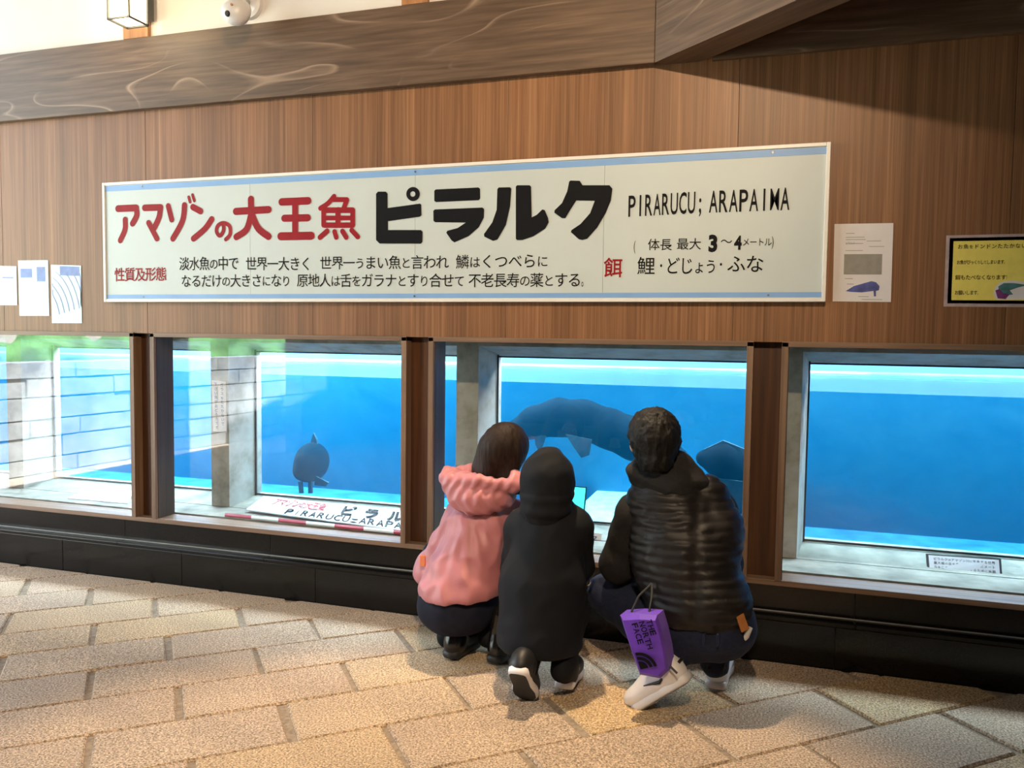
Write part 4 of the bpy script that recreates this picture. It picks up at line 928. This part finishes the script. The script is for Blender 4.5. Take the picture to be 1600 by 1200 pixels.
def shoe(P, toe, heel, side_up, mat, sole_mat, name='shoe', L=.26, H=.085, trim=None, lab=None, lace='shoe_black', boot=0):
    """shoe from heel to toe (ground points under the sole); side_up = the sole's normal"""
    toe, heel = V3(toe), V3(heel); f = unit(toe-heel); u = unit(V3(side_up)-f*np.dot(side_up, f)); r_ = np.cross(f, u); R = [f, r_, u]
    c = heel
    g = lambda x, y, z: c+f*x*L+r_*y+u*z
    lo = np.min([g(-.1, -.09, -.03), g(1.1, .09, .2+boot), g(-.1, .09, .2+boot), g(1.1, -.09, -.03), g(-.1, .09, -.03), g(1.1, .09, -.03), g(-.1, -.09, .2+boot), g(1.1, -.09, .2+boot)], 0); hi = np.max([g(-.1, -.09, -.03), g(1.1, .09, .2+boot), g(-.1, .09, .2+boot), g(1.1, -.09, -.03), g(-.1, .09, -.03), g(1.1, .09, -.03), g(-.1, -.09, .2+boot), g(1.1, -.09, .2+boot)], 0)
    s = SD(lo, hi, .005)
    s.ell(g(.80, 0, .045), (.062, .044, .036), .02, rot=R); s.ell(g(.50, 0, .045), (.080, .040, .042), .03, rot=R)
    s.ell(g(.16, 0, .050), (.048, .036, .050), .03, rot=R); s.cone(g(.16, 0, .05), g(.18, 0, H+boot), .036, .038, .03)
    s.cone(g(.24, 0, .075), g(.60, 0, .062), .034, .030, .025)
    s.keep(u, float(np.dot(c, u)+.018))
    o = link(name, s.mesh(name), mat, P, smooth=True)
    if lab: o['label'] = lab
    prof = [(-.035, 0), (-.02, .026), (.02, .034), (.2, .036), (.45, .036), (.68, .046), (.86, .044), (.97, .028), (1.03, 0)]
    ring_ = prof+[(x, -y) for x, y in prof[-2:0:-1]]; n = len(ring_)
    mb = MB(); lv = [(.002, .94), (.010, 1.03), (.024, 1.02), (.030, .93)]
    for z, sc in lv: mb.v += [tuple(g(.5+(x-.5)*(1+(sc-1)*.4), y*sc, z)) for x, y in ring_]
    mb.f += [tuple(range(n))[::-1], tuple(range(3*n, 4*n))]+[(a*n+i, a*n+(i+1) % n, (a+1)*n+(i+1) % n, (a+1)*n+i) for a in range(3) for i in range(n)]
    mb.obj('sole', sole_mat, o, smooth=True)
    mb = MB(); mb.v += [tuple(g(.5+(x-.5)*.93, y*.88, -.001)) for x, y in ring_]+[tuple(g(.5+(x-.5)*.93, y*.88, .004)) for x, y in ring_]
    mb.f += [tuple(range(n))[::-1], tuple(range(n, 2*n))]+[(i, (i+1) % n, n+(i+1) % n, n+i) for i in range(n)]
    mb.obj('outsole', 'shoe_black' if mat != 'shoe_white' else 'shoe_sole_grey', o)
    if lace:
        for i in range(4):
            x = .36+.09*i; z = .108-.09*(x-.24)*.9
            MB().tube([g(x, -.026, z-.012), g(x+.01, -.012, z+.002), g(x+.02, .012, z+.002), g(x+.01, .026, z-.012)], .0038, 6).obj('lace', lace, o)
    if trim == 'stripes':
        for q in (-1, 1):
            for i in range(3):
                x = .36+.10*i; MB().tube([g(x, q*.034, .032), g(x-.05, q*.038, .055), g(x-.08, q*.030, .078)], .0045, 6).obj('stripe', 'shoe_white', o)
        MB().tube([g(-.01, 0, .058), g(-.016, 0, .075)], .009, 8).obj('heel_mark', 'shoe_white', o)
    if trim == 'tick':
        MB().tube([g(.20, -.037, .062), g(.34, -.041, .050), g(.58, -.040, .066)], [.002, .007, .002], 6).obj('side_mark', 'shoe_black', o)
        MB().tube([g(-.03, -.016, .070), g(-.03, .016, .070)], .006, 6).obj('heel_tab', 'shoe_black', o)
    return o

# ---------------- woman in the pink jacket
HC = A(790, 705, -.36); WF = unit((.50, .85, -.10)); WU = unit((.22, -.05, 1))
J = dict(pelvis=A(715, 935, -.45), chest=A(755, 830, -.37), neck=A(775, 755, -.35), head=HC,
         shl=A(712, 812, -.34), shr=A(815, 812, -.28), ell=A(684, 880, -.30), elr=A(820, 878, -.18), wrl=A(722, 872, -.12), wrr=A(790, 868, -.10),
         hipl=A(692, 940, -.42), hipr=A(745, 942, -.40), knl=A(690, 868, -.17), knr=A(765, 872, -.16),
         anl=A(702, 985, -.36), anr=A(766, 985, -.36), tol=V3((-1.20, -.24, .03)), tor=V3((-1.02, -.22, .03)))
wo = person(J, WF, 'person with brown bobbed hair squatting in pink hooded jacket over dark skirt', k=.92,
            hands=dict(l=((.6, .5, -.1), (0, 0, -1), 1), r=((-.5, .6, -.1), (0, 0, -1), -1)), up=WU)
r_, f, u = frame(WF, WU); R3 = [r_, f, u]
s = SD(HC-.19, HC+.19, .0055)
s.ell(HC+u*.022-f*.010, (.088, .102, .098), .02, rot=R3)
for q in (-1, 1): s.cone(HC+r_*q*.050-f*.005, HC+r_*q*.066-f*.022-u*.088, .046, .034, .03)
s.cone(HC-f*.055-u*.01, HC-f*.060-u*.085, .058, .050, .03)
s.cone(HC-f*.05-r_*.03, HC-f*.055-r_*.050-u*.09, .05, .045, .03)
s.ell(HC+f*.105-u*.035, (.058, .055, .085), .01, rot=R3, op='sub'); s.keep((0, 0, 1), float(HC[2]-.135))
me = s.mesh('hair'); displace(me, lambda c, n: .003*noise.noise(Vector((c.x*70, c.y*70, c.z*7)))); link('hair', me, 'hair_brown', wo, smooth=True)
# jacket
s = SD(A(700, 900, -.45)-[.36, .34, .36], A(760, 850, -.40)+[.32, .42, .42], .0075)
s.cone(A(755, 812, -.38), A(726, 905, -.45), .118, .152, .05, sy=1.15); s.ell(A(716, 925, -.46), (.150, .150, .085), .05)
s.cone(A(722, 808, -.36), A(800, 812, -.31), .075, .085, .04)
s.cone(A(714, 818, -.35), A(682, 884, -.32), .068, .068, .03); s.cone(A(682, 886, -.32), A(712, 880, -.17), .066, .046, .03)
s.ell(A(676, 893, -.36), (.068, .07, .060), .04)
s.cone(A(806, 815, -.30), A(818, 880, -.20), .070, .058, .03); s.cone(A(818, 880, -.20), A(795, 872, -.13), .056, .044, .03)
s.cone(A(770, 775, -.37), A(775, 760, -.36), .075, .060, .03)
n_ = unit((-.10, 0, 1)); hem = A(712, 944, -.60); s.keep(n_, float(np.dot(n_, hem)))
def pleat(c, n):      # soft gathers running down from the collar and out to the pocket
    a = math.atan2(c.x+1.17, c.z-.72); return .0035*math.sin(a*38)*max(0, min(1, (.62-c.z)*5))*max(0, min(1, (c.z-.33)*6))
jk = cloth('jacket', s, 'pink_nylon', wo, .015, 9.5, pleat, (1, 1, .8))
MB().bev(*sum([[p-.012, p+.012] for p in (A(671, 872, -.40)[0]-.010,)], []), -.452, -.440, A(671, 885, -.44)[2], A(671, 868, -.44)[2], .003).obj('pocket_tag', 'orange_tag', jk)
hc = A(748, 768, -.46)
s = SD(hc-[.24, .2, .18], hc+[.26, .3, .18], .006)
s.cone(hc+[-.090, .02, .012], hc+[.080, .04, -.010], .060, .058, .05); s.ell(hc+[-.01, -.01, -.028], (.105, .060, .062), .04)
for i in range(14):                                   # gathered rolled rim
    a = PI*(.04+.92*i/13); a2 = PI*(.04+.92*(i+1)/13)
    p = hc+[-.148*math.cos(a), .015+.11*math.sin(a)*.9, .050+.006*math.sin(i*2.1)]; p2 = hc+[-.148*math.cos(a2), .015+.11*math.sin(a2)*.9, .050+.006*math.sin(i*2.1+2)]
    s.cone(p, p2, .026, .026, .02)
s.cone(hc+[-.135, -.005, .038], hc+[.0, -.035, .048], .026, .022, .02); s.cone(hc+[.0, -.035, .048], hc+[.14, .0, .030], .022, .024, .02)
cloth('hood', s, 'pink_nylon', wo, .008, 15, lambda c, n: .0028*math.sin(c.x*150+3*math.sin(c.z*40)))
c0 = A(800, 762, -.42); s = SD(c0-.08, c0+.08, .006); s.cone(c0+[-.02, 0, .0], c0+[.045, .02, -.005], .026, .024, .01); cloth('collar_lining', s, 'black_knit', wo, .001)
# dark skirt of the coat below the jacket
s = SD(A(712, 960, -.45)-[.26, .26, .22], A(712, 930, -.40)+[.26, .36, .22], .0075)
s.ell(A(713, 945, -.45), (.158, .150, .125), .04); s.cone(A(690, 925, -.38), A(684, 868, -.20), .09, .07, .04); s.cone(A(750, 930, -.36), A(776, 872, -.19), .09, .07, .04)
n_ = unit((-.04, 0, 1)); hm = A(715, 990, -.52); s.keep(n_, float(np.dot(n_, hm)))
cloth('skirt', s, 'navy_cloth', wo, .005, 8)
for (ax, ay, ty, an) in ((703, 1034, -.26, J['anl']), (772, 1041, -.24, J['anr'])):
    h_ = onZ(ax, ay, .0); h_[2] = .0
    shoe(wo, (h_[0]+.02, h_[1]+.22, .0), h_+[0, 0, .012], (0, 0, 1), 'boot_leather', 'shoe_black', 'boot', L=.23, H=.10, boot=.085, lace=None)
for p in (J['anl'], J['anr']):
    s = SD(p-[.1, .2, .12], p+[.1, .35, .35], .0075); s.cone(p+[0, -.02, -.02], p+[0, .20, .18], .044, .06, .02); cloth('legging', s, 'black_coat', wo, .002)

# ---------------- child in the black hooded coat
HC = A(857, 748, -.55); CF = unit((.04, .98, -.22))
J = dict(pelvis=A(845, 975, -.62), chest=A(858, 850, -.54), neck=A(858, 790, -.54), head=HC,
         shl=A(812, 825, -.53), shr=A(903, 825, -.51), ell=A(805, 895, -.46), elr=A(908, 885, -.44), wrl=A(850, 850, -.32), wrr=A(893, 838, -.33),
         hipl=A(825, 975, -.58), hipr=A(870, 978, -.58), knl=A(836, 880, -.34), knr=A(888, 885, -.33),
         anl=A(824, 1036, -.74), anr=A(879, 1040, -.68), tol=A(824, 1078, -.70), tor=V3((-.715, -.56, .04)))
PH = A(900, 790, -.36)
ch = person(J, CF, 'person squatting in long black coat with hood up and black white striped sneakers', k=.82,
            hands=dict(l=((.35, .3, .75), (.6, .3, -.3), 1), r=((.02, -.05, .9), (0, .3, 0), -1)))
r_, f, u = frame(CF); R3 = [r_, f, u]
s = SD(HC-.2, HC+.2, .006)
s.ell(HC-u*.004-f*.012, (.100, .108, .112), .02, rot=R3); s.cone(HC-u*.05, HC-u*.09-f*.01, .090, .095, .03); s.cone(HC+u*.07-f*.05, HC+u*.088+f*.02, .035, .030, .03)
s.ell(HC+f*.120-u*.02, (.060, .06, .085), .01, rot=R3, op='sub')
cloth('hood', s, 'black_coat', ch, .004, 13, lambda c, n: .003*math.sin((c.z-.7)*120) if c.z < .73 else 0)
s = SD(HC-.14, HC+.14, .006); s.ell(HC+u*.02-f*.008, (.079, .095, .094), .02, rot=R3); s.ell(HC+f*.10-u*.04, (.06, .05, .08), .01, rot=R3, op='sub'); link('hair', s.mesh('hair'), 'hair_black', ch, smooth=True)
s = SD(A(845, 900, -.6)-[.30, .30, .45], A(855, 880, -.5)+[.30, .38, .38], .0075)
s.cone(A(858, 828, -.545), A(848, 912, -.59), .118, .150, .05, sy=1.15); s.cone(A(848, 915, -.59), A(842, 1000, -.63), .152, .158, .05, sy=1.1)
s.cone(A(822, 822, -.53), A(893, 822, -.52), .072, .072, .04); s.cone(A(858, 800, -.54), A(858, 790, -.54), .085, .08, .03)
s.cone(A(812, 828, -.53), A(805, 895, -.47), .058, .056, .03); s.cone(A(805, 895, -.47), A(845, 860, -.35), .052, .036, .03)
s.cone(A(900, 826, -.51), A(903, 885, -.45), .062, .058, .03); s.cone(A(903, 885, -.45), A(893, 850, -.36), .052, .036, .03)
s.cone(A(830, 950, -.56), A(836, 890, -.37), .09, .065, .04); s.cone(A(868, 950, -.56), A(888, 892, -.37), .09, .065, .04)
n_ = unit((.02, 0, 1)); hm = A(842, 1024, -.72); s.keep(n_, float(np.dot(n_, hm)))
ct = cloth('coat', s, 'black_coat', ch, .005, 9)
for q, p in (('l', J['anl']), ('r', J['anr'])):
    s = SD(p-[.1, .2, .12], p+[.1, .3, .3], .0075); s.cone(p+[0, -.01, -.015], p+[0, .16, .16], .042, .06, .02); cloth('trouser_leg', s, 'black_coat', ch, .003)
t1 = onZ(823, 1093, .0); h1 = V3((t1[0]+.004, t1[1]-.135, .145))
shoe(ch, t1, h1, (0, .74, .68), 'shoe_black', 'shoe_white', L=.205, H=.075, trim='stripes', lab='left sneaker with heel lifted')
h2 = onZ(880, 1088, .0); shoe(ch, (h2[0]-.015, h2[1]+.21, .0), V3((h2[0], h2[1]+.008, .022)), (0, .10, 1), 'shoe_black', 'shoe_white', L=.215, H=.085, trim='stripes')
MB().tube([tuple(A(916, 908, -.42)+V3((.016*math.cos(a), 0, .016*math.sin(a)))) for a in np.linspace(0, 2*PI, 13)], .004, 6).obj('zip_ring', 'silver', ct)
# phone held up in front of the child
r_, f, u = frame((.1, 1, -.25))
rt = root('phone', PH, 'phone with glowing turquoise screen held up in front of the hooded child', 'phone')
def slab_at(c, w_, h_, t_): return [c+r_*x*w_+u*z*h_+f*y*t_ for z in (-.5, .5) for x, y in ((-.5, -.5), (.5, -.5), (.5, .5), (-.5, .5))]
pc = PH+u*.0-f*.0
MB().hexa(slab_at(pc, .074, .150, .009)).obj('case', 'phone_body', rt); MB().hexa(slab_at(pc-f*.005, .068, .142, .001)).obj('screen', 'phone_screen', rt)

# ---------------- man in the quilted vest
HC = A(1021, 690, -.47); MF = unit((-.30, .93, -.16)); 
J = dict(pelvis=A(1105, 975, -.50), chest=A(1065, 830, -.44), neck=A(1030, 745, -.45), head=HC,
         shl=A(985, 800, -.44), shr=A(1125, 795, -.38), ell=A(962, 885, -.38), elr=A(1140, 880, -.26), wrl=A(1000, 880, -.20), wrr=A(1085, 870, -.14),
         hipl=A(1070, 975, -.50), hipr=A(1130, 975, -.46), knl=A(935, 925, -.28), knr=A(1120, 880, -.14),
         anl=A(1058, 1030, -.60), anr=A(1117, 1020, -.40), tol=A(1028, 1072, -.60), tor=V3((-.19, -.22, .03)))
mn = person(J, MF, 'person with short black hair squatting in dark quilted vest, jeans and white sneakers', k=1.0,
            hands=dict(l=((.75, .5, 0), (0, 0, -1), 1), r=((-.4, .7, 0), (0, 0, -1), -1)))
r_, f, u = frame(MF); R3 = [r_, f, u]
s = SD(HC-.17, HC+.17, .005)
s.ell(HC+u*.026-f*.012, (.095, .108, .100), .02, rot=R3); s.cone(HC-f*.035, HC-f*.040-u*.060, .082, .066, .03)
s.ell(HC+f*.100-u*.038, (.085, .062, .080), .01, rot=R3, op='sub')
for q in (-1, 1): s.ell(HC+r_*q*.098-u*.022+f*.004, (.030, .036, .042), .01, rot=R3, op='sub')
s.keep((0, 0, 1), float(HC[2]-.098))
me = s.mesh('hair'); displace(me, lambda c, n: .006*noise.noise(Vector((c.x*60, c.y*60, c.z*30)))+.003*noise.noise(c*130)); link('hair', me, 'hair_black', mn, smooth=True)
# black hooded sweatshirt: sleeves and bunched hood
s = SD(A(1040, 850, -.45)-[.34, .34, .30], A(1060, 800, -.40)+[.34, .42, .30], .0075)
s.cone(A(1000, 800, -.43), A(1110, 795, -.39), .075, .08, .04); s.cone(A(1055, 820, -.43), A(1085, 930, -.46), .12, .13, .04, sy=1.1)
s.cone(A(986, 806, -.44), A(966, 884, -.40), .066, .062, .03); s.cone(A(966, 884, -.40), A(1000, 886, -.24), .058, .042, .03)
s.ell(A(962, 878, -.41), (.055, .06, .06), .03)
s.cone(A(1122, 800, -.38), A(1135, 880, -.27), .068, .058, .03); s.cone(A(1135, 880, -.27), A(1090, 872, -.16), .056, .040, .03)
cloth('sweatshirt', s, 'black_knit', mn, .006, 10)
hc = A(1034, 742, -.46)
s = SD(hc-[.2, .2, .14], hc+[.22, .22, .14], .006)
s.cone(hc+[-.075, .0, .0], hc+[.055, .02, .030], .050, .055, .04); s.cone(hc+[-.085, .05, .012], hc+[-.03, .10, .01], .04, .04, .03); s.cone(hc+[.0, -.035, -.015], hc+[.11, .01, -.02], .045, .052, .04)
s.ell(hc+[.02, -.02, -.035], (.10, .06, .055), .03)
cloth('hood', s, 'black_knit', mn, .008, 14, lambda c, n: .004*math.sin(c.z*110+c.x*35))
s = SD(A(1080, 870, -.46)-[.32, .30, .36], A(1080, 850, -.42)+[.30, .30, .32], .007)
s.cone(A(1045, 800, -.44), A(1068, 870, -.47), .150, .176, .05, sy=1.3); s.cone(A(1068, 870, -.47), A(1088, 945, -.51), .178, .172, .05, sy=1.25)
s.cone(A(1010, 778, -.44), A(1105, 775, -.40), .055, .075, .05); s.ell(A(1110, 940, -.50), (.135, .130, .11), .05); s.ell(A(1130, 830, -.42), (.07, .10, .10), .05)
s.cone(A(968, 775, -.47)-[.06, 0, 0], A(952, 850, -.45)-[.03, 0, 0], .05, .05, .01, op='sub')
n_ = unit((.02, 0, 1)); hm = A(1095, 988, -.64); s.keep(n_, float(np.dot(n_, hm)))
def quilt(c, n):
    z = c.z-.06*(c.x+.3)*.4+.006*noise.noise(c*9)
    ph = (z/.031) % 1.0; d_ = .0065*math.sqrt(max(0, 1-(2*ph-1)**2))
    band = math.exp(-((c.x+.255-.05*(c.z-.5)*-1)/.022)**2)
    return d_*(1-.55*band)-.001-.004*band
s_me = cloth('vest', s, 'black_nylon', mn, .005, 12, quilt, (1, 1, 2))
# jeans
s = SD(A(1040, 960, -.48)-[.42, .36, .28], A(1070, 950, -.40)+[.28, .46, .26], .0075)
s.cone(A(1075, 985, -.52), A(1132, 978, -.49), .108, .108, .05); s.ell(A(1105, 985, -.52), (.145, .125, .095), .04)
s.cone(A(1060, 975, -.50), A(950, 925, -.31), .095, .075, .04); s.cone(A(948, 930, -.31), A(1050, 1030, -.585), .070, .050, .03)
s.cone(A(1130, 970, -.45), A(1122, 888, -.18), .095, .075, .04); s.cone(A(1122, 890, -.20), A(1117, 1015, -.40), .068, .052, .03)
s.cone(A(1117, 1015, -.40), A(1117, 1036, -.42), .052, .050, .02)
je = cloth('jeans', s, 'denim', mn, .007, 12)
# leather patch, shirt hem and belt loops at the waist
c0 = A(1160, 973, -.60); f_ = unit((.55, -.80, .1)); r2, _, u2 = frame(f_)
def plate(c, r_, u_, f_, w_, h_, t_): return [c+r_*x*w_+u_*z*h_+f_*y*t_ for z in (-.5, .5) for x, y in ((-.5, -.5), (.5, -.5), (.5, .5), (-.5, .5))]
rot = lambda a: (r2*math.cos(a)+u2*math.sin(a), -r2*math.sin(a)+u2*math.cos(a))
ra, ua = rot(-.35); MB().hexa(plate(c0, ra, ua, f_, .030, .058, .006)).obj('leather_patch', 'leather_patch', je)
pts = [A(1142, 1018, -.575), A(1155, 1007, -.58), A(1166, 994, -.58), A(1173, 980, -.575)]
MB().tube([tuple(p) for p in pts], [.004, .008, .011, .008], 8).obj('shirt_hem', 'white_cotton', mn, smooth=True)
for px_ in (1100, 1122):
    p = A(px_, 1000, -.655); MB().bev(p[0]-.005, p[0]+.005, p[1]-.008, p[1]+.01, p[2]-.022, p[2]+.022, .002).obj('belt_loop', 'denim', je)
# sneakers: left on its toe with the heel lifted, right flat behind
t_ = onZ(1012, 1103, .0); t_[2] = .004
h_ = onY(1079, 1062, t_[1]-.02)
shoe(mn, t_, h_, unit((-.60, .12, .80)), 'shoe_white', 'shoe_white', L=.25, H=.105, trim='tick', lab='left white sneaker standing on its toe', lace='shoe_pink')
h3 = onZ(1118, 1082, .0); shoe(mn, (h3[0]+.01, h3[1]+.27, .0), V3((h3[0], h3[1]+.012, .006)), (0, 0, 1), 'shoe_white', 'shoe_pink', L=.27, H=.10, lace=None, trim='tick', lab='right sneaker flat on the ground')
p = A(1117, 1040, -.45); mb = MB()
for a_, b_ in (((1104, 1048), (1110, 1028)), ((1112, 1046), (1122, 1030)), ((1122, 1030), (1128, 1050)), ((1130, 1048), (1134, 1032)), ((1104, 1046), (1134, 1044))):
    MB().tube([tuple(A(*a_, -.465)), tuple(A(*b_, -.462))], .0035, 6).obj('lace', 'shoe_black', mn)

# ---------------- purple pouch hanging at the man's left hip
YP = -.70
rt = root('drawstring_bag', A(1018, 1050, YP), 'purple pouch with black logo print hanging beside the man above his sneaker', 'bag')
pf = [(969, 961), (999, 959), (1027, 961), (1034, 985), (1041, 1015), (1045, 1047), (1032, 1060), (1000, 1054), (990, 1026), (978, 990)]
F_ = [A(*p, YP-.004*math.sin(i)) for i, p in enumerate(pf)]; n = len(F_)
cF = sum(F_)/n
mb = MB(); I_ = [cF+(p-cF)*.86+V3((0, -.016, 0)) for p in F_]; Bk = [p+V3((.014, .055, .003)) for p in F_]
mb.v = [tuple(p) for p in I_+F_+Bk]
mb.f = [tuple(range(n))]+[(n+i, n+(i+1) % n, (i+1) % n, i) for i in range(n)]+[(2*n+i, 2*n+(i+1) % n, n+(i+1) % n, n+i) for i in range(n)]+[tuple(range(3*n-1, 2*n-1, -1))]
bo = mb.obj('pouch', 'purple_fabric', rt, smooth=False)
# print: three rows reading downwards and a quarter dome with two arcs
ax_d = unit(A(1010, 1045, YP)-A(985, 970, YP)); ax_r = unit(np.cross(ax_d, (0, 1, 0)))
if ax_r[0] < 0: ax_r = -ax_r
YPr = YP-.026
mb = MB()
for i, (wd_, st_) in enumerate((('THE', 1), ('NORTH', 1), ('FACE', 1))):
    o_ = A(984, 972, YPr)+ax_d*.006+ax_r*(.056-.026*i)
    put_text(mb, wd_, lambda u_, v_, o_=o_: o_+ax_d*u_+ax_r*v_, {3: .052, 5: .092, 4: .070}[len(wd_)]*1.08, .0195, .02, True)
dc = A(1001, 1046, YPr); R_ = .062
for r0_, r1_ in ((0, .45), (.53, .70), (.78, .95)):
    arc = np.linspace(0, PI/2, 9); q_o = [dc-ax_d*r1_*R_*math.cos(a)+ax_r*r1_*R_*math.sin(a) for a in arc]; q_i = [dc-ax_d*r0_*R_*math.cos(a)+ax_r*r0_*R_*math.sin(a) for a in arc]
    for i in range(8): mb.add([q_o[i], q_o[i+1], q_i[i+1], q_i[i]], [(0, 1, 2, 3)])
mb.obj('logo_print', 'paint_black', bo)
top = A(1000, 958, YP+.02)
MB().tube([tuple(top+[-.03, 0, 0]), tuple(top+[-.01, .03, .05]), tuple(top+[.03, .06, .09])], .004, 6).obj('cord', 'gasket_black', rt)
MB().tube([tuple(top+[.03, 0, 0]), tuple(top+[.035, .03, .05]), tuple(top+[.03, .06, .09])], .004, 6).obj('cord', 'gasket_black', rt)
for a_, b_ in (((1046, 1040), (1058, 1052)),): MB().tube([tuple(A(*a_, YP)), tuple(A(*b_, YP-.01))], .004, 6).obj('toggle', 'gasket_black', rt)
bpy.context.view_layer.update()
